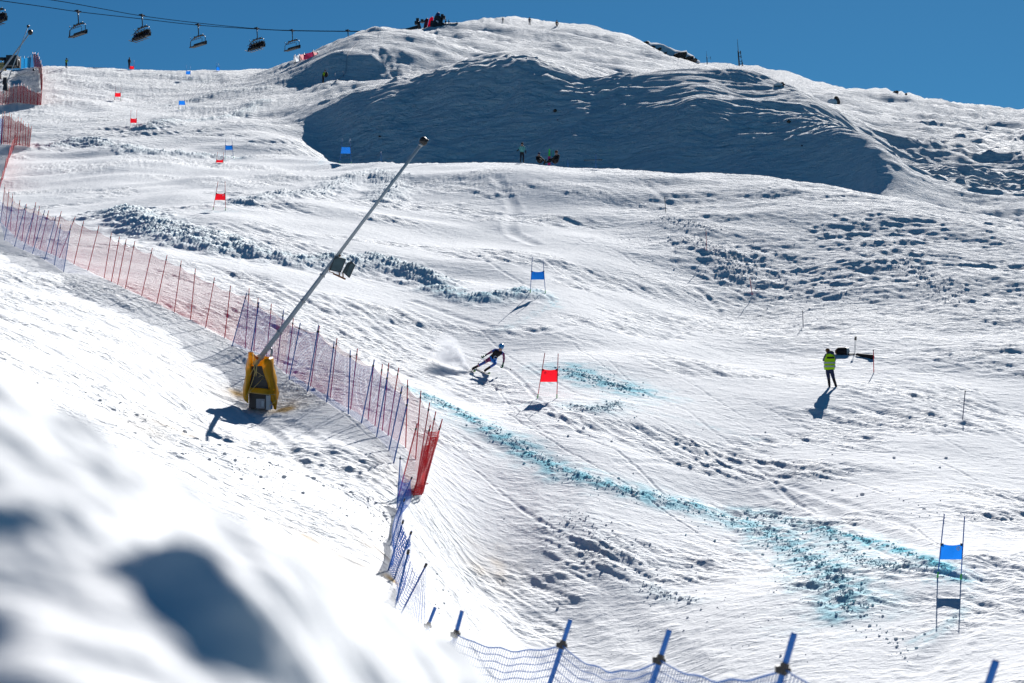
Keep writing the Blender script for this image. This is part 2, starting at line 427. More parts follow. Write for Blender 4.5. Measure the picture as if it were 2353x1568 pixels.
        h[:nr] += hc
    h += near * calm2 * (0.020 * perlin((X + 0.8 * Y) / 0.50, (Y - 0.8 * X) / 0.16, 150) + 0.009 * perlin((X + 0.5 * Y) / 0.15, (Y - 0.5 * X) / 0.075, 151) + 0.009 * perlin(X / 0.05, Y / 0.045, 152)) * np.clip(Y / 1.3, 0.6, 1.0) * (1 - 0.75 * sst(1.7, 2.6, Y))
    rough = np.clip(hill + right + 0.6 * upper + piste * (0.08 + 0.92 * patch * (0.45 + 0.55 * patch2)) + bank * (0.25 + 0.75 * pb), 0, 1)
    return h, dye, rough, np.clip(hill + 0.6 * upper + 0.35 * right, 0, 1)
H, DYE, ROUGH, HILLA = detail(X, Y, Af)
# grit stains
DIRTA = np.zeros(X.shape, np.float32)
for (u, v, su, sv, st) in DIRT:
    x0, y0 = base_hit(u, v, 24)
    sx = su / FPX * y0; sy = min(sv / FPX * y0 / 0.16, 1.6 * sx + 0.3)
    m = (abs(X - x0) < 3 * sx) & (abs(Y - y0) < 3 * sy)
    if m.any():
        DIRTA[m] += st * np.exp(-((X[m] - x0) / sx) ** 2 - ((Y[m] - y0) / sy) ** 2) * (0.4 + 0.9 * sst(-0.3, 0.5, perlin(X[m] / 0.7, Y[m] / 1.2, 170)))
Z = (Zb + H).astype(np.float32)
EF = Z / Y                                   # tangent of elevation of the finished surface

def ground_z(x, y):
    """height of the finished snow at world x, y"""
    a = x / y; l = math.log(y)
    i = int(np.clip(np.searchsorted(A1, a) - 1, 0, len(A1) - 2)); j = int(np.clip(np.searchsorted(L1, l) - 1, 0, NROW - 2))
    fa = (a - A1[i]) / (A1[i + 1] - A1[i]); fl = (l - L1[j]) / (L1[j + 1] - L1[j])
    e = (EF[j, i] * (1 - fa) + EF[j, i + 1] * fa) * (1 - fl) + (EF[j + 1, i] * (1 - fa) + EF[j + 1, i + 1] * fa) * fl
    return float(e * y)
def at(u, v, lo=40, hi=900):
    """the snow seen at plan point (u, v): world position; with no hit the nearest crest below it"""
    a, e = ray(u, v)
    i = int(np.clip(np.searchsorted(A1, a) - 1, 0, len(A1) - 2)); fa = (a - A1[i]) / (A1[i + 1] - A1[i])
    col = EF[:, i] * (1 - fa) + EF[:, i + 1] * fa
    j0 = int(np.searchsorted(L1, math.log(lo))); j1 = int(np.searchsorted(L1, math.log(hi)))
    c = col[j0:j1]
    k = np.nonzero(c >= e)[0]
    j = j0 + (int(k[0]) if len(k) else int(np.argmax(c)))
    D = math.exp(L1[j])
    if len(k) and j > j0:
        f = (e - col[j - 1]) / max(col[j] - col[j - 1], 1e-9)
        D = math.exp(L1[j - 1] + f * (L1[j] - L1[j - 1]))
    return Vector((a * D, D, ground_z(a * D, D)))
def at_crest(u, lo=125, hi=184):
    """top of the crest of the piste below plan column u"""
    a, _e = ray(u, 380)
    i = int(np.searchsorted(A1, a)); j0 = int(np.searchsorted(L1, math.log(lo))); j1 = int(np.searchsorted(L1, math.log(hi)))
    j = j0 + int(np.argmax(EF[j0:j1, i])); D = math.exp(L1[j])
    return Vector((a * D, D, ground_z(a * D, D)))
def on_ray(u, v, D):
    a, e = ray(u, v)
    return Vector((a * D, D, e * D))

# ------------------------------------------------------------------ materials
def newmat(name):
    m = bpy.data.materials.new(name); m.use_nodes = True
    n = m.node_tree.nodes; l = m.node_tree.links
    return m, n, l, n["Principled BSDF"]
def flat(name, col, rough=0.6, metal=0.0, spec=0.4, noise=0.0, nscale=8.0, bump=0.0, trans=0.0):
    m, n, l, b = newmat(name)
    b.inputs["Base Color"].default_value = (*col, 1); b.inputs["Roughness"].default_value = rough
    b.inputs["Metallic"].default_value = metal; b.inputs["Specular IOR Level"].default_value = spec
    if noise > 0 or bump > 0:
        tc = n.new("ShaderNodeTexCoord"); nz = n.new("ShaderNodeTexNoise")
        nz.inputs["Scale"].default_value = nscale; nz.inputs["Detail"].default_value = 4
        l.new(tc.outputs["Object"], nz.inputs["Vector"])
        if noise > 0:
            cr = n.new("ShaderNodeMix"); cr.data_type = 'RGBA'
            cr.inputs[6].default_value = (*[c * (1 - noise) for c in col], 1); cr.inputs[7].default_value = (*[min(1, c * (1 + noise)) for c in col], 1)
            l.new(nz.outputs["Fac"], cr.inputs[0]); l.new(cr.outputs[2], b.inputs["Base Color"])
        if bump > 0:
            bp = n.new("ShaderNodeBump"); bp.inputs["Strength"].default_value = bump; bp.inputs["Distance"].default_value = 0.02
            l.new(nz.outputs["Fac"], bp.inputs["Height"]); l.new(bp.outputs[0], b.inputs["Normal"])
    if trans > 0:                 # thin cloth that lets the sun through
        tr = n.new("ShaderNodeBsdfTranslucent"); tr.inputs[0].default_value = (*col, 1)
        mx = n.new("ShaderNodeMixShader"); mx.inputs[0].default_value = trans
        out = n["Material Output"]
        l.new(b.outputs[0], mx.inputs[1]); l.new(tr.outputs[0], mx.inputs[2]); l.new(mx.outputs[0], out.inputs[0])
    return m

def snow_material():
    m, n, l, b = newmat("snow")
    b.inputs["Roughness"].default_value = 0.6
    b.inputs["Specular IOR Level"].default_value = 0.0
    at1 = n.new("ShaderNodeAttribute"); at1.attribute_name = "dye"
    at2 = n.new("ShaderNodeAttribute"); at2.attribute_name = "dirt"
    tc = n.new("ShaderNodeTexCoord")
    nz = n.new("ShaderNodeTexNoise"); nz.inputs["Scale"].default_value = 7.0; nz.inputs["Detail"].default_value = 5; nz.inputs["Roughness"].default_value = 0.65
    l.new(tc.outputs["Object"], nz.inputs["Vector"])
    m1 = n.new("ShaderNodeMix"); m1.data_type = 'RGBA'
    m1.inputs[6].default_value = (0.86, 0.87, 0.885, 1); m1.inputs[7].default_value = (0.20, 0.58, 0.70, 1)
    l.new(at1.outputs["Fac"], m1.inputs[0])
    m2 = n.new("ShaderNodeMix"); m2.data_type = 'RGBA'
    m2.inputs[7].default_value = (0.50, 0.36, 0.19, 1)
    l.new(at2.outputs["Fac"], m2.inputs[0]); l.new(m1.outputs[2], m2.inputs[6])
    l.new(m2.outputs[2], b.inputs["Base Color"])
    mp = n.new("ShaderNodeMapping"); mp.inputs["Rotation"].default_value = (0, 0, 0.9); mp.inputs["Scale"].default_value = (1.4, 6.5, 3)
    nz2 = n.new("ShaderNodeTexNoise"); nz2.inputs["Scale"].default_value = 1.0; nz2.inputs["Detail"].default_value = 4
    l.new(tc.outputs["Object"], mp.inputs[0]); l.new(mp.outputs[0], nz2.inputs["Vector"])
    add = n.new("ShaderNodeMath"); add.operation = 'ADD'
    l.new(nz.outputs["Fac"], add.inputs[0]); l.new(nz2.outputs["Fac"], add.inputs[1])
    mp4 = n.new("ShaderNodeMapping"); mp4.inputs["Rotation"].default_value = (0, 0, 0.35); mp4.inputs["Scale"].default_value = (1.5, 2.6, 1.5)
    nz4 = n.new("ShaderNodeTexNoise"); nz4.inputs["Scale"].default_value = 1.0; nz4.inputs["Detail"].default_value = 5; nz4.inputs["Roughness"].default_value = 0.6; nz4.inputs["Distortion"].default_value = 0.4
    l.new(tc.outputs["Object"], mp4.inputs[0]); l.new(mp4.outputs[0], nz4.inputs["Vector"])
    add2 = n.new("ShaderNodeMath"); add2.operation = 'MULTIPLY_ADD'; add2.inputs[1].default_value = 1.7
    fl = n.new("ShaderNodeMapRange"); fl.inputs[1].default_value = 0.47; fl.inputs[2].default_value = 0.80; l.new(nz4.outputs["Fac"], fl.inputs[0])
    l.new(fl.outputs[0], add2.inputs[0]); l.new(add.outputs[0], add2.inputs[2]); add = add2
    bp = n.new("ShaderNodeBump"); at3 = n.new("ShaderNodeAttribute"); at3.attribute_name = "rough"; bp.inputs["Distance"].default_value = 0.07
    mr = n.new("ShaderNodeMapRange"); mr.inputs[3].default_value = 0.25; mr.inputs[4].default_value = 1.0; l.new(at3.outputs["Fac"], mr.inputs[0]); l.new(mr.outputs[0], bp.inputs["Strength"])
    l.new(add.outputs[0], bp.inputs["Height"])
    at4 = n.new("ShaderNodeAttribute"); at4.attribute_name = "wind"
    mp2 = n.new("ShaderNodeMapping"); mp2.inputs["Rotation"].default_value = (0, 0, 0.12); mp2.inputs["Scale"].default_value = (0.42, 1.5, 1.0)
    nz3 = n.new("ShaderNodeTexNoise"); nz3.inputs["Scale"].default_value = 1.0; nz3.inputs["Detail"].default_value = 5; nz3.inputs["Roughness"].default_value = 0.62; nz3.inputs["Distortion"].default_value = 0.6
    l.new(tc.outputs["Object"], mp2.inputs[0]); l.new(mp2.outputs[0], nz3.inputs["Vector"])
    bp2 = n.new("ShaderNodeBump"); bp2.inputs["Distance"].default_value = 0.55
    l.new(at4.outputs["Fac"], bp2.inputs["Strength"]); l.new(nz3.outputs["Fac"], bp2.inputs["Height"])
    l.new(bp.outputs[0], bp2.inputs["Normal"]); l.new(bp2.outputs[0], b.inputs["Normal"])
    return m
SNOW = snow_material()

def grid_mesh(name, X, Y, Z):
    R, Cn = X.shape
    me = bpy.data.meshes.new(name)
    co = np.stack([X, Y, Z], -1).reshape(-1, 3).astype(np.float32)
    me.vertices.add(len(co)); me.vertices.foreach_set("co", co.ravel())
    idx = np.arange(R * Cn, dtype=np.int32).reshape(R, Cn)
    q = np.stack([idx[:-1, :-1], idx[:-1, 1:], idx[1:, 1:], idx[1:, :-1]], -1).reshape(-1, 4)
    me.loops.add(q.size); me.loops.foreach_set("vertex_index", q.ravel())
    me.polygons.add(len(q)); me.polygons.foreach_set("loop_start", np.arange(0, q.size, 4, dtype=np.int32))
    me.polygons.foreach_set("use_smooth", np.ones(len(q), bool))
    me.update(calc_edges=True)
    return me
me = grid_mesh("snow_slope", X, Y, Z)
for nm, arr in (("dye", DYE), ("dirt", DIRTA), ("rough", ROUGH), ("wind", HILLA)):
    at_ = me.attributes.new(nm, 'FLOAT', 'POINT'); at_.data.foreach_set("value", np.clip(arr, 0, 1).ravel().astype(np.float32))
me.materials.append(SNOW)
slope = bpy.data.objects.new("snow_slope", me); COL.objects.link(slope)
slope["kind"] = "structure"; slope["label"] = "snow covered race slope and hill"
print("terrain", X.shape, time.time() - T0)

# ------------------------------------------------------------------ helpers for objects
class MB:
    """collects shapes and links them as one mesh object"""
    def __init__(self):
        self.v = []; self.f = []; self.m = []; self.uv = {}
    def add(self, vs, fs, mi=0):
        o = len(self.v)
        self.v += [Vector(p) for p in vs]
        for f in fs:
            self.f.append([i + o for i in f]); self.m.append(mi)
        return self
    def tube(self, pts, r, n=6, mi=0, cap=True):
        pts = [Vector(p) for p in pts]
        rs = r if isinstance(r, (list, tuple)) else [r] * len(pts)
        vs = []; fs = []
        prev = None
        for i, p in enumerate(pts):
            d = (pts[min(i + 1, len(pts) - 1)] - pts[max(i - 1, 0)]).normalized()
            ref = Vector((0, 0, 1)) if abs(d.z) < 0.9 else Vector((0, 1, 0))
            a = d.cross(ref).normalized() if prev is None else (prev - d * prev.dot(d)).normalized()
            prev = a
            b = d.cross(a)
            for k in range(n):
                t = 2 * PI * k / n
                vs.append(p + (a * math.cos(t) + b * math.sin(t)) * rs[i])
        for i in range(len(pts) - 1):
            for k in range(n):
                fs.append([i * n + k, i * n + (k + 1) % n, (i + 1) * n + (k + 1) % n, (i + 1) * n + k])
        if cap:
            fs.append(list(range(n))[::-1]); fs.append([(len(pts) - 1) * n + k for k in range(n)])
        return self.add(vs, fs, mi)
    def box(self, c, s, rot=None, mi=0, taper=1.0):
        vs = []
        for z in (-0.5, 0.5):
            k = 1.0 if z < 0 else taper
            for x, y in ((-0.5, -0.5), (0.5, -0.5), (0.5, 0.5), (-0.5, 0.5)):
                p = Vector((x * s[0] * k, y * s[1] * k, z * s[2]))
                vs.append((rot @ p if rot else p) + Vector(c))
        return self.add(vs, [[3, 2, 1, 0], [4, 5, 6, 7], [0, 1, 5, 4], [1, 2, 6, 5], [2, 3, 7, 6], [3, 0, 4, 7]], mi)
    def ball(self, c, r, nu=12, nv=8, rot=None, mi=0, jit=0.0, seed=0):
        r = Vector(r) if not isinstance(r, (int, float)) else Vector((r, r, r))
        rr = random.Random(seed)
        vs = []; fs = []
        for j in range(nv + 1):
            th = PI * j / nv
            for i in range(nu):
                ph = 2 * PI * i / nu
                k = 1 + jit * (rr.random() - 0.5)
                p = Vector((r.x * math.sin(th) * math.cos(ph) * k, r.y * math.sin(th) * math.sin(ph) * k, r.z * math.cos(th) * k))
                vs.append((rot @ p if rot else p) + Vector(c))
        for j in range(nv):
            for i in range(nu):
                fs.append([j * nu + i, (j + 1) * nu + i, (j + 1) * nu + (i + 1) % nu, j * nu + (i + 1) % nu])
        return self.add(vs, fs, mi)
    def sheet(self, rows, mi=0, uvf=None):
        """grid of points; uvf(r, c) gives texture coordinates in metres"""
        R, Cn = len(rows), len(rows[0]); o = len(self.v)
        vs = [p for row in rows for p in row]
        fs = [[r * Cn + c, r * Cn + c + 1, (r + 1) * Cn + c + 1, (r + 1) * Cn + c] for r in range(R - 1) for c in range(Cn - 1)]
        self.add(vs, fs, mi)
        if uvf:
            for r in range(R):
                for c in range(Cn): self.uv[o + r * Cn + c] = uvf(r, c)
        return self
    def build(self, name, mats, parent=None, smooth=False, origin=None):
        if not isinstance(mats, (list, tuple)): mats = [mats]
        org = origin if origin is not None else (world_loc(parent) if parent else Vector((0, 0, 0)))
        if parent is None and origin is None and self.v:
            org = sum(self.v, Vector()) / len(self.v); org.z = min(p.z for p in self.v)
        me = bpy.data.meshes.new(name)
        me.from_pydata([p - org for p in self.v], [], self.f)
        for m in mats: me.materials.append(m)
        for p, mi in zip(me.polygons, self.m):
            p.material_index = mi; p.use_smooth = smooth
        if self.uv:
            ul = me.uv_layers.new(name="metres")
            for lp in me.loops: ul.data[lp.index].uv = self.uv.get(lp.vertex_index, (0, 0))
        me.update()
        o = bpy.data.objects.new(name, me); COL.objects.link(o)
        if parent: o.parent = parent; o.location = org - world_loc(parent)
        else: o.location = org
        return o
def world_loc(o):
    p = Vector(o.location)
    while o.parent:
        o = o.parent; p += Vector(o.location)
    return p
def tag(o, label, cat, group=None, kind=None):
    if label: o["label"] = label
    if cat: o["category"] = cat
    if group: o["group"] = group
    if kind: o["kind"] = kind
    return o
def thing(name, label, cat, loc, group=None):
    o = bpy.data.objects.new(name, None); COL.objects.link(o)
    o.location = loc; o.empty_display_size = 0.2
    return tag(o, label, cat, group)
def lerp(a, b, t): return a + (b - a) * t

RED = flat("red_plastic", (0.62, 0.012, 0.03), 0.45)
BLUE = flat("blue_plastic", (0.008, 0.11, 0.40), 0.45)
NAVY = flat("navy_plastic", (0.01, 0.03, 0.12), 0.45)
BLACK = flat("black_plastic", (0.012, 0.012, 0.014), 0.5)
GREEN = flat("green_sleeve", (0.05, 0.42, 0.06), 0.5)
RED_CLOTH = flat("red_gate_cloth", (0.62, 0.008, 0.018), 0.8, noise=0.12, nscale=4, trans=0.45)
BLUE_CLOTH = flat("blue_gate_cloth", (0.008, 0.16, 0.62), 0.8, noise=0.12, nscale=4, trans=0.45)
PALE = flat("pale_print", (0.62, 0.66, 0.72), 0.7)
GREY_METAL = flat("galvanised_steel", (0.36, 0.38, 0.40), 0.38, metal=0.55, noise=0.12, nscale=3)
WHITE_METAL = flat("pale_painted_steel", (0.55, 0.57, 0.58), 0.4, noise=0.08, nscale=2)
DARK_METAL = flat("dark_painted_steel", (0.018, 0.022, 0.03), 0.45)
GREYBLUE = flat("grey_floodlight_paint", (0.05, 0.085, 0.10), 0.5, noise=0.35, nscale=6)
YELLOW = flat("yellow_tarpaulin", (0.85, 0.46, 0.008), 0.32, spec=0.5, noise=0.16, nscale=5, bump=0.25, trans=0.4)
BROWN = flat("rusty_bracket", (0.16, 0.06, 0.02), 0.7, noise=0.3)
ROPE = flat("yellow_rope", (0.6, 0.45, 0.16), 0.8)

def net_mat(name, col, cov, pitch=0.05):
    """knotted safety net: coloured cords, open between them"""
    m, n, l, b = newmat(name)
    b.inputs["Base Color"].default_value = (*col, 1); b.inputs["Roughness"].default_value = 0.7; b.inputs["Specular IOR Level"].default_value = 0.1
    uv = n.new("ShaderNodeUVMap"); uv.uv_map = "metres"
    sp = n.new("ShaderNodeSeparateXYZ"); l.new(uv.outputs[0], sp.inputs[0])
    out = []
    for ax, w in ((0, cov), (1, cov * 1.25)):
        d = n.new("ShaderNodeMath"); d.operation = 'DIVIDE'; d.inputs[1].default_value = pitch; l.new(sp.outputs[ax], d.inputs[0])
        f = n.new("ShaderNodeMath"); f.operation = 'FRACT'; l.new(d.outputs[0], f.inputs[0])
        g = n.new("ShaderNodeMath"); g.operation = 'LESS_THAN'; g.inputs[1].default_value = w; l.new(f.outputs[0], g.inputs[0])
        out.append(g)
    mx = n.new("ShaderNodeMath"); mx.operation = 'MAXIMUM'
    l.new(out[0].outputs[0], mx.inputs[0]); l.new(out[1].outputs[0], mx.inputs[1])
    tr = n.new("ShaderNodeBsdfTransparent"); tl = n.new("ShaderNodeBsdfTranslucent"); tl.inputs[0].default_value = (*col, 1)
    ms = n.new("ShaderNodeMixShader"); ms.inputs[0].default_value = 0.06
    l.new(b.outputs[0], ms.inputs[1]); l.new(tl.outputs[0], ms.inputs[2])
    fin = n.new("ShaderNodeMixShader")
    l.new(mx.outputs[0], fin.inputs[0]); l.new(tr.outputs[0], fin.inputs[1]); l.new(ms.outputs[0], fin.inputs[2])
    l.new(fin.outputs[0], n["Material Output"].inputs[0])
    return m
RED_NET = net_mat("red_net", (0.50, 0.003, 0.02), 0.155)
RED_NET_BUNCHED = net_mat("red_net_bunched", (0.70, 0.006, 0.014), 0.36)
RED_NET_DENSE = net_mat("red_net_dense", (0.34, 0.004, 0.016), 0.34)
RED_NET_STACKED = net_mat("red_net_stacked", (0.17, 0.003, 0.010), 0.45)
BLUE_NET = net_mat("blue_net", (0.015, 0.10, 0.45), 0.17)
BLUE_NET_BUNCHED = net_mat("blue_net_bunched", (0.012, 0.14, 0.60), 0.30)

# ------------------------------------------------------------------ safety nets
def post_points(q, lo=40, D=None):
    """plan points (base u, v, top u, v) -> world base and top, leaning across the view only"""
    bu, bv, tu, tv = q
    if D == "crest":
        b = at_crest(bu); t = on_ray(tu, tv, b.y); z0 = on_ray(bu, bv, b.y)
        return b, b + (t - z0)
    b = at(bu, bv, lo) if D is None else on_ray(bu, bv, D)
    return b, on_ray(tu, tv, b.y)
def net_sheet(mb, A, B, sag=0.10, top=0.9, low=0.02, belly=0.05, seed=0, ns=8, nt=5, u0=0.0):
    rr = random.Random(seed)
    (a0, a1), (b0, b1) = A, B
    rows = []
    W_ = (b0 - a0).length; Hh = (a1 - a0).length
    ph = rr.random() * 6
    for j in range(nt):
        t = j / (nt - 1)
        row = []
        for i in range(ns):
            s = i / (ns - 1)
            pa = lerp(a0, a1, low + (top - low) * t); pb = lerp(b0, b1, low + (top - low) * t)
            p = lerp(pa, pb, s)
            k = 4 * s * (1 - s)
            p.z -= sag * k * (0.25 + 0.75 * t)
            p.y += belly * k * math.sin(ph + 3 * t); p.x += belly * 0.6 * k * math.cos(ph + 4 * t)
            row.append(p)
        rows.append(row)
    mb.sheet(rows, 0, lambda r, c: (u0 + W_ * c / (ns - 1), Hh * (low + (top - low) * r / (nt - 1))))
def fence(name, label, cat, posts, netmat, postmat, group=None, r=0.018, lo=40, clip=True, order=None, sag=0.12, top=0.9, skip=()):
    pp = [post_points(q, lo) for q in posts]
    root = thing(name, label, cat, pp[0][0], group)
    for b, t in pp:
        d = (t - b).normalized()
        p = MB().tube([b - d * 0.25, t], r, 6).build("post", postmat, root, True)
        if clip:
            c = lerp(b, t, top)
            MB().tube([c - d * 0.035, c + d * 0.035], r * 1.55, 6).build("clip", BLACK, p)
    seq = sorted(range(len(pp)), key=lambda i: pp[i][0].x * 1.0 - pp[i][0].y * 0.6) if order is None else order
    for i, (k0, k1) in enumerate(zip(seq[:-1], seq[1:])):
        if i in skip: continue
        mb = MB(); net_sheet(mb, pp[k0], pp[k1], sag=sag, top=top, seed=i)
        mb.build("net", netmat, root, True)
    return root, pp

RED_POSTS = [(1,508,12,423),(12.5,521,21,434),(23,531,29.5,444),(34,545,46,459),(50,554,61,468),(64,562,82.5,464),(75,566,91,473),
    (91,573,112,483),(117,583,141,485),(136,592,173,497),(169.5,607,192.5,507),(201.5,621,227.5,518),(239,639,256,534),(255.5,647,274.5,543),(270,654,290,549),(287.5,663,310,553),
    (325,680,350,569.5),(360,697,384,585),(400,717,416.5,598.5),(437.5,734,449,616.5),(472,752,493,637),(516,776,529.5,656),(563,800,572.5,661.5),
    (583,806,593,684),(612,822,623.5,697),(658,858,674,730),(713,887,734,748),(758.6,913,774,776),(805,940.5,821,800),(845,965,859,826.7),(861,978,878.5,835.5),(878,989,893,833),(891,1000,916,844),
    (931.6,1028,936.5,871.7),(954.5,1055,967,896.7),(958,1100,987,924),(966,1122,1001,945),(970,1133,1016,962)]
fA, ppA = fence("safety_fence", "long red net fence running down the left side of the piste", "fence", RED_POSTS, RED_NET, RED, "safety net fences", order=list(range(len(RED_POSTS))))
fR, ppR = fence("safety_fence", "short bunched red net fence at the corner above the blue nets", "fence", [(915,1141,958.5,971.7),(950,1139,989,975),(968,1136,1013,972)], RED_NET, RED, "safety net fences", order=[0, 1], top=0.92)
for i, (qa, qb) in enumerate([((950,1139,989,980),(969,1134,1013,970)), ((956,1136,994,978),(972,1133,1016,975)), ((948,1139,984,985),(962,1138,1004,985))]):
    mb = MB(); net_sheet(mb, post_points(qa), post_points(qb), sag=0.05, belly=0.25, seed=50 + i, ns=10, nt=9, top=0.93 - 0.08 * i)
    mb.build("bunched_net", RED_NET_BUNCHED, fR, True)
mb = MB(); net_sheet(mb, post_points((945,1140,960,1112)), post_points((973,1134,978,1105)), sag=0.0, belly=0.4, seed=60, ns=10, nt=6); mb.build("bunched_net", RED_NET_DENSE, fR, True)
fB, ppB = fence("safety_fence", "blue net fence in front of the red net at the left edge", "fence", [(-14,500,-2,440),(0,512,8,462),(9.5,552,29.5,462),(33,566,59,469.5),(53,574,80.5,477),(74.5,582.5,103,482),(102.5,596.5,129,495),(124.5,609.5,140,513.7),(146,624.5,163,515.7)], BLUE_NET, BLUE, "safety net fences")
fC, ppC = fence("safety_fence", "blue net fence standing against the red net beside the snow lance", "fence", [(533,795,567,672),(577,806,595,693),(636,838,651.5,712),(664,872,690,741),(706,899,732,746),(749.8,924,767.8,784),(800,951,804.8,804),(829.8,972,860,825.5),(864.8,1003,891.5,854),(893,1035,924,886.7),(904,1063.7,937.8,915.5)], BLUE_NET, BLUE, "safety net fences", r=0.021, order=list(range(11)))
near_blue = [(911.6,1167,919.6,1046.7),(910,1180,947,1094),(897,1252.5,930,1143),(891.5,1310.7,927,1193),(905,1330,945.8,1218.6),(907,1396,939,1261),(921.5,1408,980.7,1293)]
fD, ppD = fence("safety_fence", "crumpled blue net fence dropping towards the camera below the red corner", "fence", near_blue, BLUE_NET, BLUE, "safety net fences", r=0.0135, lo=14, order=list(range(len(near_blue))), sag=0.22, top=0.95)
for i in range(len(near_blue) - 2):
    mb = MB(); net_sheet(mb, ppD[i], ppD[i + 1], sag=0.25, belly=0.18, seed=70 + i, ns=12, nt=9, top=0.88); mb.build("bunched_net", BLUE_NET_BUNCHED if i < 4 else BLUE_NET, fD, True)

# the near blue fence along the bottom: cords modelled one by one
NEAR = [(1000,1394,985.5,1431,19.0,0.93),(1061.5,1402,1045,1463,15.5,0.90),(1310.7,1422,1263,1567.7,14.0,0.90),(1538,1445.7,1498,1567.7,11.8,0.92),(1824.7,1453,1791,1567.7,9.9,0.91),(2288.5,1515.7,2271,1567.7,8.5,0.91),(2700,1600,2690,1660,7.5,0.91)]
t0 = on_ray(*NEAR[2][:2], NEAR[2][4])
fN = thing("safety_fence", "thick blue posts with blue netting along the bottom edge", "fence", t0, "safety net fences")
nposts = []
for (tu, tv, bu, bv, D, tp) in NEAR:
    t = on_ray(tu, tv, D); b_ = on_ray(bu, bv, D)
    d = (t - b_).normalized(); b = t - d * 2.15
    p = MB().tube([b, t - d * 0.012, t], [0.0165, 0.0165, 0.0150], 12).build("post", BLUE, fN, True)
    c = t - d * 0.185
    side = d.cross(Vector((0, 1, 0))).normalized()
    cb = MB().tube([c - d * 0.03, c + d * 0.03], 0.023, 10)
    cb.box(c + side * 0.027 - d * 0.01, (0.028, 0.028, 0.036)).box(c - side * 0.025, (0.022, 0.022, 0.028))
    cb.build("clip", BLACK, p)
    nposts.append((t - d * 2.05, c))
CORD = flat("blue_net_cord", (0.008, 0.085, 0.30), 0.8, spec=0.1)
for i in range(len(nposts) - 1):
    (a0, a1), (b0, b1) = nposts[i], nposts[i + 1]
    rr = random.Random(i)
    sag = 0.075 + 0.05 * rr.random()
    NSn, NT = 46, 34
    def pt(s, t, a0=a0, a1=a1, b0=b0, b1=b1, sag=sag, i=i):
        p = lerp(lerp(a1, a0, t), lerp(b1, b0, t), s)
        k = 4 * s * (1 - s)
        p.z -= sag * (k ** 0.8) * (1 - 0.6 * t) + 0.012 * math.sin(s * 23 + t * 7 + i) * (1 - abs(2 * s - 1))
        p.y += 0.05 * k * math.sin(5 * t + i) + 0.02 * math.sin(9 * s + 6 * t)
        return p
    mb = MB()
    for r in range(NT + 1):
        t = r / NT
        mb.tube([pt(k / 22, t) for k in range(23)], 0.0038 if r else 0.006, 3, cap=False)
    for c in range(1, NSn):
        s = c / NSn
        mb.tube([pt(s + 0.004 * math.sin(k * 2.1 + c), k / 12) for k in range(13)], 0.0030, 3, cap=False)
    mb.build("net", CORD, fN, True)
mb = MB(); net_sheet(mb, ppD[-1], (nposts[0][0], nposts[0][1]), sag=0.3, seed=91, ns=10, nt=6, top=0.95); mb.build("net", BLUE_NET, fD, True)

# far fences at the upper left
fence("safety_fence", "red net fence crossing the piste edge above the long fence", "fence", [(3,331,6,259),(8,331,11,255),(17,331,22,257),(22,332,27,261),(32,332,37,272),(38,333,42,268),(44,334,49,271),(52,335,54,277),(58,336,59,284),(63.5,337,66,283),(67,338,73,289)], RED_NET_DENSE, RED, "safety net fences", r=0.03, order=list(range(11)), clip=False)
fence("safety_fence", "red net fence seen edge-on, dropping to the top of the long fence", "fence", [(37,334,41,312),(30,345,36,308),(22,362,30,320),(14,385,23,338),(6,412,15,362),(-3,440,7,392)], RED_NET_DENSE, RED, "safety net fences", r=0.03, order=list(range(6)), clip=False)
fence("safety_fence", "small blue net fence at the left edge beside the red cluster", "fence", [(-8,330,-4,262),(1.3,331,6,263),(4,331,8,265)], BLUE_NET_BUNCHED, BLUE, "safety net fences", r=0.03, order=[0, 1, 2], clip=False)
fence("safety_fence", "high red net fence standing edge-on up to the skyline", "fence", [(79,154,75,119),(83,155,80,119),(87,157,87,121),(90,168,90,130),(92,180,94,138),(93,194,96.5,148),(94,208,97,158),(94,224,98,170),(94,240,98,182)], RED_NET_STACKED, RED, "safety net fences", r=0.04, order=list(range(9)), clip=False)
fence("safety_fence", "red net fence running left from the edge-on skyline fence", "fence", [(-3,240,0,205),(6,240,9,202),(13,239,16,199),(20,238,22,196),(30,236,32,193),(40,235,42,191),(47,236,49,190),(54,237,55,192),(62,238,63,197),(70,239,70,202),(78,240,78,206),(86,241,87,208),(93,241,95,206)], RED_NET_DENSE, RED, "safety net fences", r=0.035, order=list(range(13)), clip=False)
WIND_BLUE = flat("blue_wind_cloth", (0.02, 0.22, 0.48), 0.8, trans=0.4)
root, pp = fence("windbreak", "pale blue windbreak cloth on poles at the left skyline", "windbreak", [(34,158,36,131),(46,157,47,129),(55.5,157,56,129),(63,156,64,130),(69,155,71,125)], WIND_BLUE, NAVY, r=0.035, order=list(range(5)), clip=False, sag=0.02)

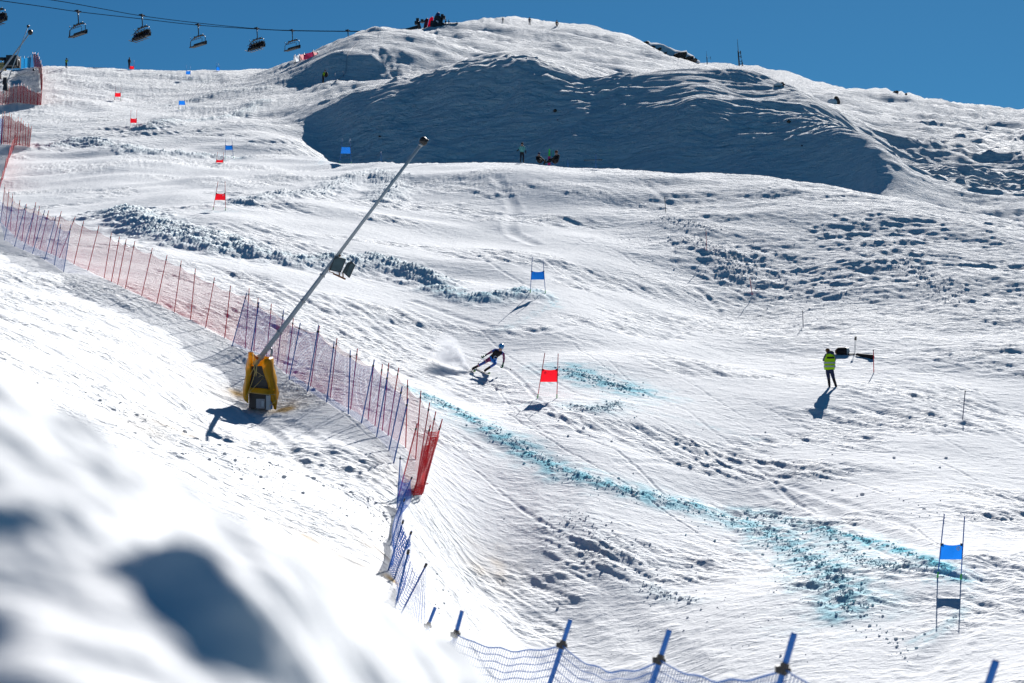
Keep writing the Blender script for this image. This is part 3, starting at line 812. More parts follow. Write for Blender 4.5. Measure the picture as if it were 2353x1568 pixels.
# ------------------------------------------------------------------ race gates and marker poles
def emblem(parent, c, ux, uz, r, mat, tilt=0):
    n = ux.cross(uz).normalized() * -0.012
    mb = MB(); N = 16
    for r0, r1 in ((0.72, 1.0), (0.0, 0.38)):
        vs = []
        for k in range(N):
            a = 2 * PI * k / N
            for q in (r0, r1): vs.append(c + n + (ux * math.cos(a) + uz * math.sin(a)) * r * q)
        mb.add(vs, [[2 * k, 2 * k + 1, (2 * k + 3) % (2 * N), (2 * k + 2) % (2 * N)] for k in range(N)])
    return mb.build("emblem", mat, parent)
def gate(label, p1, p2, pv, red, em=None, D=None, bury=0.0, lo=40):
    (b1, t1), (b2, t2) = post_points(p1, lo, D), post_points(p2, lo, D)
    pm, cm = (RED, RED_CLOTH) if red else (BLUE, BLUE_CLOTH)
    root = thing("race_gate", label, "race gate", b1, "giant slalom gates")
    fr = []
    for (b, t), q in (((b1, t1), p1), ((b2, t2), p2)):
        d = (t - b).normalized()
        o = MB().tube([b - d * (0.2 + bury), lerp(b, t, 0.5), t], 0.0165, 6).build("pole", pm, root, True)
        MB().tube([b - d * 0.05, b + d * 0.17], 0.022, 6).build("sleeve", GREEN, o, True)
        fr.append(((pv[0] - q[3]) / (q[1] - q[3]), (pv[1] - q[3]) / (q[1] - q[3])))
    NX, NZ = 9, 5
    a_t, a_b = lerp(t1, b1, fr[0][0]), lerp(t1, b1, fr[0][1])
    c_t, c_b = lerp(t2, b2, fr[1][0]), lerp(t2, b2, fr[1][1])
    rr = random.Random(sum(map(ord, label)))
    ph = rr.random() * 6
    rows = []
    for j in range(NZ):
        t = j / (NZ - 1); row = []
        for i in range(NX):
            s = i / (NX - 1); k = 4 * s * (1 - s)
            p = lerp(lerp(a_t, a_b, t), lerp(c_t, c_b, t), s)
            p.z -= 0.055 * k * (1 - t) ** 1.5
            p.y += -0.02 + 0.05 * k * math.sin(2.2 * t + ph)
            row.append(p)
        rows.append(row)
    pan = MB().sheet(rows).build("panel", cm, root, True)
    ux = (c_t - a_t).normalized(); uz = (a_t - a_b).normalized()
    MB().box(a_t + ux * 0.03 - uz * 0.03, (0.09, 0.03, 0.07)).box(c_t - ux * 0.03 - uz * 0.03, (0.09, 0.03, 0.07)).build("strap", BLACK, pan)
    if em:
        c = lerp(lerp(a_t, a_b, 0.3), lerp(c_t, c_b, 0.3), em[0]); c.y -= 0.06
        emblem(pan, c, ux, uz, em[1], em[2])
    return root
DARKRED = flat("dark_red_print", (0.25, 0.004, 0.01), 0.7)
DARKBLUE = flat("dark_blue_print", (0.008, 0.06, 0.25), 0.7)
gate("red gate right beside the ski racer", (1234.5,914,1251.5,810), (1279,914,1282,811.7), (847,877), True, (0.22, 0.05, DARKRED))
gate("large blue gate at lower right, nearest of the gates", (2153.5,1326,2169,1180), (2207,1331,2215.5,1185.7), (1248,1284.5), False, (0.78, 0.065, PALE))
gate("blue gate above the ski racer in the middle of the piste", (1218,671,1222.7,590), (1252.7,673,1247.5,596.5), (622,642), False, (0.24, 0.04, DARKBLUE))
gate("red gate below the upper bends, left of the snow lance", (489.5,482,501,416), (518,483,517,416), (443,459.5), True, (0.8, 0.06, PALE))
gate("blue gate in front of the shaded bank at the crest", (780,376,787,317), (806.5,376,803.6,319), (337.5,353), False, D="crest")
gate("blue gate just above the half buried red gate", (517,362,518,317.5), (536,362.5,532.5,316), (333,344), False)
gate("red gate half hidden behind a bump in the snow", (496,374,500,349), (512.5,374,513.7,348), (366,373), True, bury=0.5)
gate("red gate with pale emblem, third bend below the skyline", (299,290,301,252.5), (314,290.5,314,252.5), (271,282), True, (0.75, 0.08, PALE))
gate("blue gate on the upper piste between the two upper red gates", (411,251,411,217.5), (426.5,251,423,217.5), (230.5,240.5), False)
gate("highest red gate fully in view on the upper piste", (263,230,266,200), (277,231,277.5,200), (212.5,222), True)
gate("blue gate whose poles cross the skyline", (426,180,429,150), (437.5,181,437.5,151), (162,170.5), False)
gate("blue gate standing out against the sky, foot hidden", (497,163,497.5,144), (506,163,501,144), (153,161.5), False, bury=0.6)
gate("red gate on the skyline beside the dark standing person", (297,158,299,139), (307.5,157,308,138), (149.5,156), True, bury=0.4)

def marker(label, q, mat, D=None, cross=False):
    b, t = post_points(q, 40, D)
    d = (t - b).normalized()
    root = thing("marker_pole", label, "marker pole", b, "single marker poles")
    MB().tube([b - d * 0.3, t], 0.02, 6).build("pole", mat, root, True)
    MB().tube([t - d * 0.06, t], 0.024, 6).build("cap", BLACK, root, True)
    if cross:
        c = lerp(b, t, 0.55)
        MB().tube([c + Vector((-0.95, 0.05, 0)), c + Vector((0, 0.05, 0.03)), c + Vector((0.5, 0.05, 0.03))], [0.03, 0.025, 0.05], 6).build("crossbar", DARK_METAL, root, True)
    return root
CRIMSON = flat("crimson_plastic", (0.40, 0.01, 0.05), 0.45)
marker("thin black marker pole, uppermost on the open slope at right", (1529.5,487,1526.5,453), BLACK)
marker("crimson marker pole among the snow clods", (1623,575,1621.5,527), CRIMSON)
marker("crimson marker pole below the snow clods", (1728,677,1722,637), CRIMSON)
marker("short navy marker pole above the official in yellow", (1845,752,1843.5,713), NAVY)
marker("red marker pole beside the black ski bag", (2007,855,2006,803), RED)
marker("navy marker pole near the right edge", (2211,963,2217,897), NAVY)
marker("blue marker pole alone in the shade right of the crest gate", (876,361,874.5,336), BLUE, D="crest")
marker("blue marker pole right of the seated people", (1305,381,1303.7,360), BLUE, D="crest")
marker("blue marker pole with a dark crossbar on the crest", (1368.7,386,1368.7,351), BLUE, D="crest", cross=True)
marker("dark marker pole beside the bent walker with rucksack", (770,186,769.7,166), NAVY)
marker("dark marker pole on the lower rim of the upper shadow", (788.5,177,788.5,162), NAVY)
marker("dark marker pole on the skyline beneath the lift cable", (824.5,96,824.5,84), NAVY)
marker("dark marker pole between the last lift chair and the summit", (868.5,86,868.5,74), NAVY)

# ------------------------------------------------------------------ snow lances
def main_lance():
    base = at(600, 938); D = base.y; k = D / FPX            # metres per plan unit there
    g = thing("snow_gun", "snow lance on a yellow tarpaulin base with two grey floodlights", "snow gun", base)
    def q(u, v, dy=0.0): return on_ray(u, v, D + dy)
    foot, joint, tip = q(597, 822, -0.05), q(776, 585), q(966, 333)
    d = (tip - foot).normalized()
    lower = MB(); lower.tube([foot - d * 0.35, lerp(foot, joint, 0.5), joint], [0.092, 0.084, 0.074], 4).tube([foot, foot + d * 0.1], 0.12, 8)
    lo = lower.build("lance_lower", WHITE_METAL, g)
    mb = MB()
    for s in (0.25, 0.55, 0.8):
        c = lerp(foot, joint, s); mb.tube([c - d * 0.03, c + d * 0.03], 0.112, 8)
    mb.build("collar", GREY_METAL, lo)
    MB().tube([joint - d * 0.15, lerp(joint, tip, 0.5), tip], [0.066, 0.060, 0.055], 10).build("lance_upper", WHITE_METAL, g, True)
    hd = MB(); hd.ball(tip + d * 0.18, (0.155, 0.155, 0.17), 12, 8)
    for a in range(6):
        hd.ball(tip + d * 0.22 + Vector((math.cos(a) * 0.13, math.sin(a) * 0.13, 0.03 * math.sin(3 * a))), 0.04, 6, 4)
    h = hd.build("nozzle_head", BLACK, g, True)
    MB().tube([tip - d * 0.05, tip + d * 0.07], [0.075, 0.10], 10).build("ring", GREY_METAL, h, True)
    # tarpaulin cover: two folded wings, a back and a lower flap
    def z(x, y): return (539.4 + x * 0.1147, 774.5 + y * 0.1147)
    def qq(x, y, dy): u, v = z(x, y); return q(u, v, dy)
    rr = random.Random(3)
    def strip(cols, n=14, wr=0.03):
        rows = []
        for j in range(n):
            t = j / (n - 1); row = []
            for i, (top, bot, dy0, dy1) in enumerate(cols):
                x = top[0] + (bot[0] - top[0]) * t; y = top[1] + (bot[1] - top[1]) * t
                p = qq(x, y, dy0 + (dy1 - dy0) * t)
                p.y += wr * math.sin(9 * t + 2.1 * i + 0.6 * math.sin(5 * t)); p.x += wr * 0.7 * math.sin(13 * t + 1.7 * i)
                row.append(p)
            rows.append(row)
        return rows
    cv = MB()
    cv.sheet(strip([((372, 310), (300, 1010), -0.40, -0.62), ((355, 300), (235, 1300), -0.52, -0.70), ((318, 292), (205, 1270), -0.55, -0.72), ((285, 296), (165, 1190), -0.40, -0.55), ((262, 330), (150, 1150), -0.05, 0.0), ((270, 350), (165, 1130), 0.45, 0.55)]))
    cv.sheet(strip([((500, 480), (800, 1160), -0.45, -0.68), ((540, 465), (775, 1440), -0.55, -0.72), ((600, 445), (835, 1450), -0.58, -0.72), ((690, 415), (850, 1280), -0.45, -0.5), ((745, 392), (872, 1120), -0.1, -0.1), ((735, 400), (860, 1100), 0.45, 0.5)], wr=0.035))
    cv.sheet(strip([((270, 350), (165, 1130), 0.45, 0.55), ((500, 360), (500, 1120), 0.52, 0.62), ((735, 400), (860, 1100), 0.45, 0.5)]))
    cv.sheet(strip([((300, 1010), (275, 1110), -0.62, -0.66), ((545, 1020), (545, 1130), -0.70, -0.78), ((800, 1050), (815, 1170), -0.64, -0.68)], n=5, wr=0.012))
    cv.sheet(strip([((235, 1180), (235, 1310), -0.68, -0.72), ((270, 1120), (272, 1320), -0.66, -0.70)], n=4, wr=0.01))
    c = cv.build("tarpaulin_cover", YELLOW, g, True)
    sm = c.modifiers.new("thick", 'SOLIDIFY'); sm.thickness = 0.02
    mc = MB(); mc.box(qq(520, 1000, 0.1), (0.75, 0.7, 1.5)); mc.build("machine_housing", DARK_METAL, g)
    e = MB(); e.box(qq(515, 1330, -0.62), (0.30, 0.12, 0.34)); eb = e.build("control_box", flat("control_box_grey", (0.30, 0.32, 0.36), 0.5), g)
    MB().box(qq(560, 1330, -0.70), (0.10, 0.02, 0.2)).build("cover_plate", WHITE_METAL, eb)
    MB().box(qq(672, 1310, -0.62), (0.16, 0.10, 0.52)).build("side_panel", WHITE_METAL, g)
    MB().tube([qq(735, 1190, -0.6), qq(735, 1440, -0.62)], 0.035, 8).build("pipe", flat("blue_pipe", (0.03, 0.16, 0.45), 0.4), g, True)
    MB().tube([qq(330, 330, 0.1), qq(420, 390, 0), qq(470, 440, -0.1)], 0.05, 8).build("bearing", flat("rust_orange", (0.35, 0.08, 0.015), 0.6), g, True)
    rp = MB()
    for path in ([(345, 320), (455, 490), (415, 700), (275, 1100), (220, 1200)], [(455, 490), (300, 760)], [(455, 480), (430, 690), (520, 745), (475, 800), (540, 760), (590, 790), (290, 1100)], [(290, 1105), (545, 1135), (815, 1150), (830, 1260), (690, 1380)], [(350, 330), (400, 690), (385, 770), (425, 780), (430, 690)]):
        rp.tube([qq(x, y, -0.80) for x, y in path], 0.011, 5)
    rp.build("rope", ROPE, g, True)
    mb = MB(); mb.tube([qq(690, 190, 0), qq(745, 260, 0), qq(725, 380, -0.1)], 0.045, 6); mb.build("crank", GREY_METAL, g, True)
    # floodlights on a bracket
    def w(x, y, dy=0): return q(733 + x * 0.0706, 553 + y * 0.0706, dy)
    br = MB(); br.tube([w(455, 1060), w(860, 1245)], 0.035, 6).tube([w(330, 870), w(345, 1000), w(480, 1040)], 0.018, 6).tube([w(655, 1010), w(660, 1150)], 0.022, 6).tube([w(770, 1010), w(780, 1180)], 0.022, 6).tube([w(620, 420), w(690, 500)], 0.05, 6)
    br.build("bracket", BROWN, g, True)
    for cs, lab in (([(520, 505), (870, 600), (700, 1020), (345, 945)], 0), ([(1030, 655), (1172, 790), (985, 1200), (850, 1080)], 1)):
        f = [w(x, y, -0.16 if lab == 0 else -0.10) for x, y in cs]
        if lab == 0:
            bk = [w(x, y, 0.16) for x, y in [(560, 560), (800, 630), (680, 940), (410, 880)]]
        else:
            bk = [w(x, y, 0.10) for x, y in [(900, 720), (1030, 655), (850, 1080), (745, 1010)]]
        m = MB(); m.add(f + bk, [[0, 1, 2, 3], [7, 6, 5, 4], [0, 4, 5, 1], [1, 5, 6, 2], [2, 6, 7, 3], [3, 7, 4, 0]])
        o = m.build("floodlight", GREYBLUE, g)
        bv = o.modifiers.new("bevel", 'BEVEL'); bv.width = 0.02; bv.segments = 2
        fr = MB(); cc = sum(f, Vector()) / 4
        for a in range(4): fr.tube([f[a] + Vector((0, -0.01, 0)), f[(a + 1) % 4] + Vector((0, -0.01, 0))], 0.012, 5)
        fr.box(lerp(f[0], f[1], 0.12) + Vector((0, -0.02, -0.06)), (0.09, 0.012, 0.03)); fr.build("rim", DARK_METAL, o)
main_lance()

def far_lance(label, tip, foot, D, r=0.07, lo_dy=0.0):
    t = on_ray(tip[0], tip[1], D); b = on_ray(foot[0], foot[1], D)
    g = thing("snow_gun", label, "snow gun", b, "distant snow lances")
    d = (t - b).normalized()
    MB().tube([b - d * 1.0, lerp(b, t, 0.5), t], [r * 1.5, r * 1.1, r * 0.7], 8).build("lance", WHITE_METAL, g, True)
    MB().ball(t + d * 0.15, (r * 3.4, r * 3.4, r * 3.6), 10, 7).build("nozzle_head", BLACK, g, True)
    MB().box(b + Vector((0, 0, -0.1)), (0.6, 0.6, 0.9), taper=0.7).build("pedestal", DARK_METAL, g)
    return g
Dl = at(20, 236).y
far_lance("thick distant snow lance with a black head left of the skyline fence", (68, 75.8), (-2, 171), Dl, 0.10)
far_lance("thin distant snow lance behind the thicker one at upper left", (63.7, 62.5), (13, 197), Dl - 3, 0.055)
far_lance("low distant snow lance with its head before the edge-on fence", (75, 161), (12, 184), Dl + 2, 0.045)

# ------------------------------------------------------------------ people
def skinmat(name, col, rough=0.8): return flat(name, col, rough, spec=0.2, noise=0.1, nscale=12)
SKIN = skinmat("skin", (0.52, 0.30, 0.22), 0.5)
C_BLACK = skinmat("black_cloth", (0.012, 0.012, 0.016)); C_NAVY = skinmat("navy_cloth", (0.012, 0.02, 0.06))
C_MINT = skinmat("mint_cloth", (0.16, 0.46, 0.44)); C_LIME = skinmat("lime_cloth", (0.22, 0.42, 0.02)); C_GREY = skinmat("grey_cloth", (0.09, 0.10, 0.12))
C_DKBLUE = skinmat("dark_blue_suit", (0.035, 0.09, 0.34)); C_BLUE = skinmat("blue_suit", (0.03, 0.25, 0.80)); C_PURPLE = skinmat("plum_suit", (0.24, 0.05, 0.15)); C_WHITE = skinmat("white_suit", (0.6, 0.6, 0.66))
C_GREEN = skinmat("green_glove", (0.01, 0.10, 0.05)); C_HAIR = skinmat("brown_hair", (0.07, 0.035, 0.015)); C_RED = skinmat("red_cloth", (0.4, 0.02, 0.03)); C_BROWN = skinmat("brown_cloth", (0.08, 0.04, 0.02))
HIVIS = flat("hi_vis_yellow", (0.50, 0.88, 0.01), 0.7, spec=0.2, noise=0.08, nscale=9, trans=0.15)
REFL = flat("reflective_grey", (0.42, 0.44, 0.44), 0.4)

def skin_body(name, chains, mats, parent, sub=1, smooth=True):
    """one continuous body grown along joint chains; each chain is [(point, radius, material index), ...]"""
    keys = {}; verts = []; rad = []; edges = []; segs = []
    for ch in chains:
        prev = None
        for p, r, mi in ch:
            k = (round(p.x, 4), round(p.y, 4), round(p.z, 4))
            if k not in keys: keys[k] = len(verts); verts.append(p); rad.append(r)
            i = keys[k]
            if prev is not None and prev != i:
                edges.append((prev, i)); segs.append((verts[prev], verts[i], mi))
            prev = i
    org = world_loc(parent)
    me0 = bpy.data.meshes.new(name + "_frame"); me0.from_pydata([p - org for p in verts], edges, [])
    o0 = bpy.data.objects.new(name + "_frame", me0); COL.objects.link(o0)
    o0.modifiers.new("skin", 'SKIN').use_smooth_shade = smooth
    sl = me0.skin_vertices[0].data
    for i, r in enumerate(rad): sl[i].radius = (r, r)
    for s_ in sl: s_.use_root = False
    sl[0].use_root = True
    sb = o0.modifiers.new("sub", 'SUBSURF'); sb.levels = sub; sb.render_levels = sub
    dg = bpy.context.evaluated_depsgraph_get(); dg.update()
    me = bpy.data.meshes.new_from_object(o0.evaluated_get(dg))
    bpy.data.objects.remove(o0); bpy.data.meshes.remove(me0)
    me.name = name
    me.materials.clear()
    for m in mats: me.materials.append(m)
    A = np.array([list(s[0] - org) for s in segs]); B = np.array([list(s[1] - org) for s in segs]); M = [s[2] for s in segs]
    BA = B - A; L2 = (BA ** 2).sum(1) + 1e-9
    for p in me.polygons:
        c = np.array(p.center); t = np.clip(((c - A) * BA).sum(1) / L2, 0, 1)
        d = ((A + t[:, None] * BA - c) ** 2).sum(1)
        p.material_index = M[int(d.argmin())]; p.use_smooth = smooth
    o = bpy.data.objects.new(name, me); COL.objects.link(o)
    o.parent = parent
    return o
def hand_chains(w, d, side, mi, s=1.0, curl=0.5):
    """palm and five separate bent fingers from wrist w along d; side points to the thumb"""
    d = d.normalized(); side = (side - d * side.dot(d)).normalized(); n = d.cross(side)
    palm = w + d * 0.055 * s; kn = w + d * 0.095 * s
    out = [[(w, 0.030 * s, mi), (palm, 0.036 * s, mi), (kn, 0.030 * s, mi)]]
    for i, ln in enumerate((0.082, 0.092, 0.086, 0.066)):
        a = kn + side * (0.030 - 0.020 * i) * s
        b = a + (d * math.cos(curl) + n * math.sin(curl)) * ln * 0.55 * s
        c = b + (d * math.cos(2.2 * curl) + n * math.sin(2.2 * curl)) * ln * 0.5 * s
        out.append([(kn, 0.030 * s, mi), (a, 0.0115 * s, mi), (b, 0.0105 * s, mi), (c, 0.0085 * s, mi)])
    a = w + d * 0.03 * s + side * 0.04 * s; b = a + (d * 0.8 + side * 0.6 + n * 0.4).normalized() * 0.04 * s
    out.append([(palm, 0.036 * s, mi), (a, 0.014 * s, mi), (b, 0.011 * s, mi), (b + d * 0.025 * s + n * 0.012 * s, 0.009 * s, mi)])
    return out

def simple_person(label, feet, ht, mats, pose="stand", yaw=0.0, group=None, hat=True, lean=0.0, arms="down", parent_extra=None):
    """mats = (jacket, trousers, head covering, boots); feet is the contact point; yaw turns the figure, 0 faces the camera"""
    g = thing("person", label, "person", feet, group)
    s = ht / 1.78
    cy, sy = math.cos(yaw), math.sin(yaw)
    def p(x, y, z):                                   # x to the figure's right in the picture, y forward (towards the camera at yaw 0)
        zz = z; yy = -y - lean * max(0, z - 0.9)
        return feet + Vector(((x * cy - yy * sy) * s, (x * sy + yy * cy) * s, zz * s))
    J, T, K, B, S = 0, 1, 2, 3, 4
    if pose == "stand":
        pel = p(0, 0, 0.93)
        legs = [[(pel, .14, T), (p(-.10, 0, .86), .105, T), (p(-.12, .03, .48), .075, T), (p(-.13, -.02, .10), .06, B), (p(-.14, .14, .04), .045, B)],
                [(pel, .14, T), (p(.10, 0, .86), .105, T), (p(.12, .03, .48), .075, T), (p(.14, -.02, .10), .06, B), (p(.15, .14, .04), .045, B)]]
        dz = 0.0
    else:                                             # sitting on the snow, knees raised
        pel = p(0, 0, 0.14)
        legs = [[(pel, .15, T), (p(-.11, .12, .15), .105, T), (p(-.14, .46, .42), .08, T), (p(-.15, .78, .10), .06, B), (p(-.15, .90, .16), .045, B)],
                [(pel, .15, T), (p(.11, .12, .15), .105, T), (p(.14, .46, .42), .08, T), (p(.15, .78, .10), .06, B), (p(.15, .90, .16), .045, B)]]
        dz = -0.79
    torso = [(pel, .14, T), (p(0, 0, 1.10 + dz), .145, J), (p(0, .01, 1.32 + dz), .165, J), (p(0, 0, 1.47 + dz), .10, J), (p(0, .02, 1.55 + dz), .065, S), (p(0, .05, 1.66 + dz), .10, S), (p(0, .03, 1.73 + dz), .095, K), (p(0, .03, 1.78 + dz), .06, K)]
    ch = [torso] + legs
    sh = p(0, .01, 1.32 + dz)
    for sx in (-1, 1):
        if arms == "down" or (arms == "left_out" and sx > 0):
            el, ha = p(.30 * sx, .02, 1.12 + dz), p(.30 * sx, .14, .90 + dz)
        elif arms == "left_out":
            el, ha = p(-.34, .1, 1.14 + dz), p(-.52, .2, 1.03 + dz)
        elif arms == "camera":
            el, ha = p(.34 * sx, .12, 1.20 + dz), p(.08 * sx, .30, 1.56 + dz)
        else:                                         # hands on the knees
            el, ha = p(.32 * sx, .22, 1.12 + dz), p(.14 * sx, .42, 1.16 + dz)
        a = p(.20 * sx, 0, 1.42 + dz)
        ch.append([(sh, .165 * s, J), (a, .085, J), (el, .06, J), (ha, .045, B), (ha + (ha - el).normalized() * 0.10 * s, .035, B)])
    ch = [[(q_, r * (s if r != .165 * s else 1), m) for q_, r, m in c] for c in ch]
    jk, tr, ht_, bt = mats
    b = skin_body("body", ch, [jk, tr, ht_, bt, SKIN], g)
    if hat:
        hc = p(0, .04, 1.71 + dz)
        MB().ball(hc, (.118 * s, .125 * s, .105 * s), 12, 8).build("helmet", ht_, g, True)
    return g

# --- the racer
def racer():
    ct = at(1098, 855); D = ct.y
    g = thing("person", "ski racer in blue suit and black bib leaning into a turn", "person", ct)
    def z(x, y, dy): return on_ray(968.2 + x * 0.0941, 767.6 + y * 0.0941, D + dy)
    LB, DB, PL, GL, WH, SK, BK = range(7)
    mats = [C_BLUE, C_DKBLUE, C_PURPLE, C_GREEN, C_WHITE, SKIN, C_BLACK]
    pel = z(1735, 595, 0.05); wa = z(1790, 520, -0.05); chs = z(1880, 430, -0.22); nk = z(1918, 385, -0.30)
    ch = [[(pel, .135, LB), (wa, .13, BK), (chs, .15, BK), (nk, .065, DB), (z(1935, 345, -0.36), .085, SK), (z(1945, 300, -0.36), .10, SK), (z(1945, 265, -0.34), .08, SK)]]
    s1, e1, w1 = z(1800, 372, -0.12), z(1655, 455, -0.02), z(1535, 525, -0.22)
    s2, e2, w2 = z(2003, 470, -0.26), z(2012, 615, -0.34), z(1985, 745, -0.52)
    ch.append([(chs, .15, BK), (s1, .072, DB), (lerp(s1, e1, .5), .058, DB), (e1, .052, PL), (lerp(e1, w1, .6), .042, PL), (w1, .036, GL)])
    ch.append([(chs, .15, BK), (s2, .072, DB), (lerp(s2, e2, .5), .058, PL), (e2, .052, PL), (lerp(e2, w2, .6), .042, PL), (w2, .036, GL)])
    ch += hand_chains(w1, z(1500, 560, -0.30) - w1, Vector((0.3, -1, 0.6)), GL, 1.25, 0.9)
    ch += hand_chains(w2, z(1970, 815, -0.60) - w2, Vector((-0.3, -1, 0.3)), GL, 1.25, 0.9)
    k1, a1 = z(1490, 712, -0.18), z(1262, 830, 0.02)
    k2, a2 = z(1805, 712, -0.38), z(1548, 880, -0.06)
    h1, h2 = z(1660, 600, 0.02), z(1775, 650, -0.02)
    ch.append([(pel, .135, LB), (h1, .105, LB), (lerp(h1, k1, .55), .085, PL), (k1, .066, DB), (lerp(k1, a1, .45), .06, DB), (a1, .062, BK), (z(1225, 868, 0.02), .06, BK)])
    ch.append([(pel, .135, LB), (h2, .11, LB), (lerp(h2, k2, .6), .09, LB), (k2, .07, LB), (lerp(k2, a2, .45), .062, DB), (a2, .062, BK), (z(1535, 915, -0.06), .06, BK)])
    skin_body("body", ch, mats, g, sub=1)
    # helmet, goggles, bib with its letter, boots
    hc = z(1944, 300, -0.36)
    HEL = flat("blue_helmet", (0.02, 0.22, 0.55), 0.25, spec=0.5)
    up = (z(1945, 260, -0.34) - z(1918, 385, -0.30)).normalized()
    rot = up.to_track_quat('Z', 'Y').to_matrix()
    h = MB().ball(hc + up * 0.02, (.128, .142, .125), 16, 10, rot).build("helmet", HEL, g, True)
    gg = MB(); gc = hc + Vector((-0.005, -0.125, -0.035))
    gg.ball(gc, (.085, .035, .042), 12, 8).build("goggles", flat("goggle_lens", (0.03, 0.2, 0.42), 0.08, spec=0.8), g, True)
    MB().ball(hc + Vector((-0.005, -0.115, -0.105)), (.028, .03, .025), 8, 6).build("nose", SKIN, g, True)
    # bib: a shell over chest and waist
    prof = [(z(1735, 560, 0.02), .150, (1.0, .75)), (wa, .155, (1.05, .8)), (lerp(wa, chs, .5), .168, (1.1, .8)), (chs, .182, (1.12, .82)), (lerp(chs, nk, .45), .150, (1.15, .8)), (lerp(chs, nk, .8), .095, (1.1, .9))]
    ax = (s2 - s1).normalized()
    rows = []
    for c, r, (kx, ky) in prof:
        upv = (nk - pel).normalized(); fy = upv.cross(ax).normalized()
        rows.append([c + (ax * math.cos(t) * kx + fy * math.sin(t) * ky) * r * 1.02 for t in [2 * PI * i / 18 for i in range(19)]])
    bib = MB().sheet(rows).build("bib", C_BLACK, g, True)
    fn = (Vector((0, -1, 0)) - ax * (-ax.y)).normalized()
    lc = z(1800, 568, -0.28); upv = (Vector((0, 0, 1)) * 0.94 + Vector((0.3, 0, 0))).normalized(); rt = Vector((upv.z, 0, -upv.x))
    mb = MB(); vs = []; N = 14
    for i in range(N + 1):
        a = math.radians(48 + 264 * i / N)
        for r in (.052, .088): vs.append(lc + rt * math.cos(a) * r * 0.9 + upv * math.sin(a) * r)
    mb.add(vs, [[2 * i, 2 * i + 1, 2 * i + 3, 2 * i + 2] for i in range(N)]); mb.build("bib_letter", flat("white_print", (0.8, 0.8, 0.8), 0.7), bib)
    st = MB()
    for (p, q_, t, r) in ((h1, k1, .62, .086), (k1, a1, .4, .066), (s1, e1, .6, .062), (s2, e2, .7, .062)):
        c = lerp(p, q_, t); dd = (q_ - p).normalized(); st.tube([c - dd * .035, c + dd * .035], r, 10)
    st.build("suit_stripe", skinmat("pale_pink_print", (0.5, 0.25, 0.32)), g, True)
    # skis, flat on the snow under each boot
    SKI = flat("ski_topsheet", (0.012, 0.014, 0.016), 0.7, spec=0.1); TIP = flat("ski_tip_green", (0.12, 0.35, 0.03), 0.4)
    for i, (bt, tipz, lab) in enumerate((((1225, 868, 0.02), (1310, 965), "ski on the racer's outer foot, half hidden in spray"), ((1535, 915, -0.06), (1668, 1008), "ski on the racer's inner foot, tip pointing down the slope"))):
        foot = z(*bt)
        tip = at(968.2 + tipz[0] * 0.0941, 767.6 + tipz[1] * 0.0941)
        fg = at(*[(968.2 + bt[0] * 0.0941), (767.6 + (bt[1] + 35) * 0.0941)])
        d = (tip - fg); d.z = 0; d.normalize()
        def gp(s, lat=0.0, up_=0.0):
            x = tip.x - d.x * s - d.y * lat; y = tip.y - d.y * s + d.x * lat
            return Vector((x, y, ground_z(x, y) + up_))
        rows = []
        for s, wd, upz in ((0.0, .02, .14), (.05, .045, .11), (.12, .055, .065), (.25, .05, .035), (.6, .036, .03), (.95, .034, .03), (1.4, .04, .03), (1.72, .048, .035), (1.8, .04, .06)):
            rows.append([gp(s, -wd, upz + .05 * (1 if i == 0 else .6)), gp(s, wd, upz)])
        sk = thing("ski", lab, "ski", fg, "racer's skis")
        m = MB().sheet(rows[2:]).build("ski_body", SKI, sk, True); m.modifiers.new("thick", 'SOLIDIFY').thickness = 0.02
        m = MB().sheet(rows[:3]).build("ski_tip", TIP, sk, True); m.modifiers.new("thick", 'SOLIDIFY').thickness = 0.022
    POLE = flat("ski_pole_grey", (0.25, 0.26, 0.28), 0.35, metal=0.4)
    h2p = z(1972, 805, -0.58); tp = z(2185, 858, -0.62)
    sp = thing("ski_pole", "thin ski pole in the racer's forward hand, trailing to the right", "ski pole", h2p)
    MB().tube([h2p + (h2p - tp).normalized() * 0.09, h2p, lerp(h2p, tp, .6) + Vector((0, 0, .03)), tp], [.016, .009, .008, .006], 6).build("shaft", POLE, sp, True)
    MB().ball(lerp(h2p, tp, .94), (.035, .035, .035), 8, 4).build("basket", BLACK, sp, True)
    h1p = z(1508, 555, -0.30)
    sp = thing("ski_pole", "ski pole in the racer's rear hand, mostly hidden behind the arm", "ski pole", h1p)
    MB().tube([h1p + Vector((0.05, -.06, .07)), h1p, h1p + Vector((-.25, .75, -.25))], [.016, .009, .006], 6).build("shaft", POLE, sp, True)
    MB().ball(h1p + Vector((-.24, .71, -.24)), (.03, .03, .03), 8, 4).build("basket", BLACK, sp, True)
    return D
RACER_D = racer()

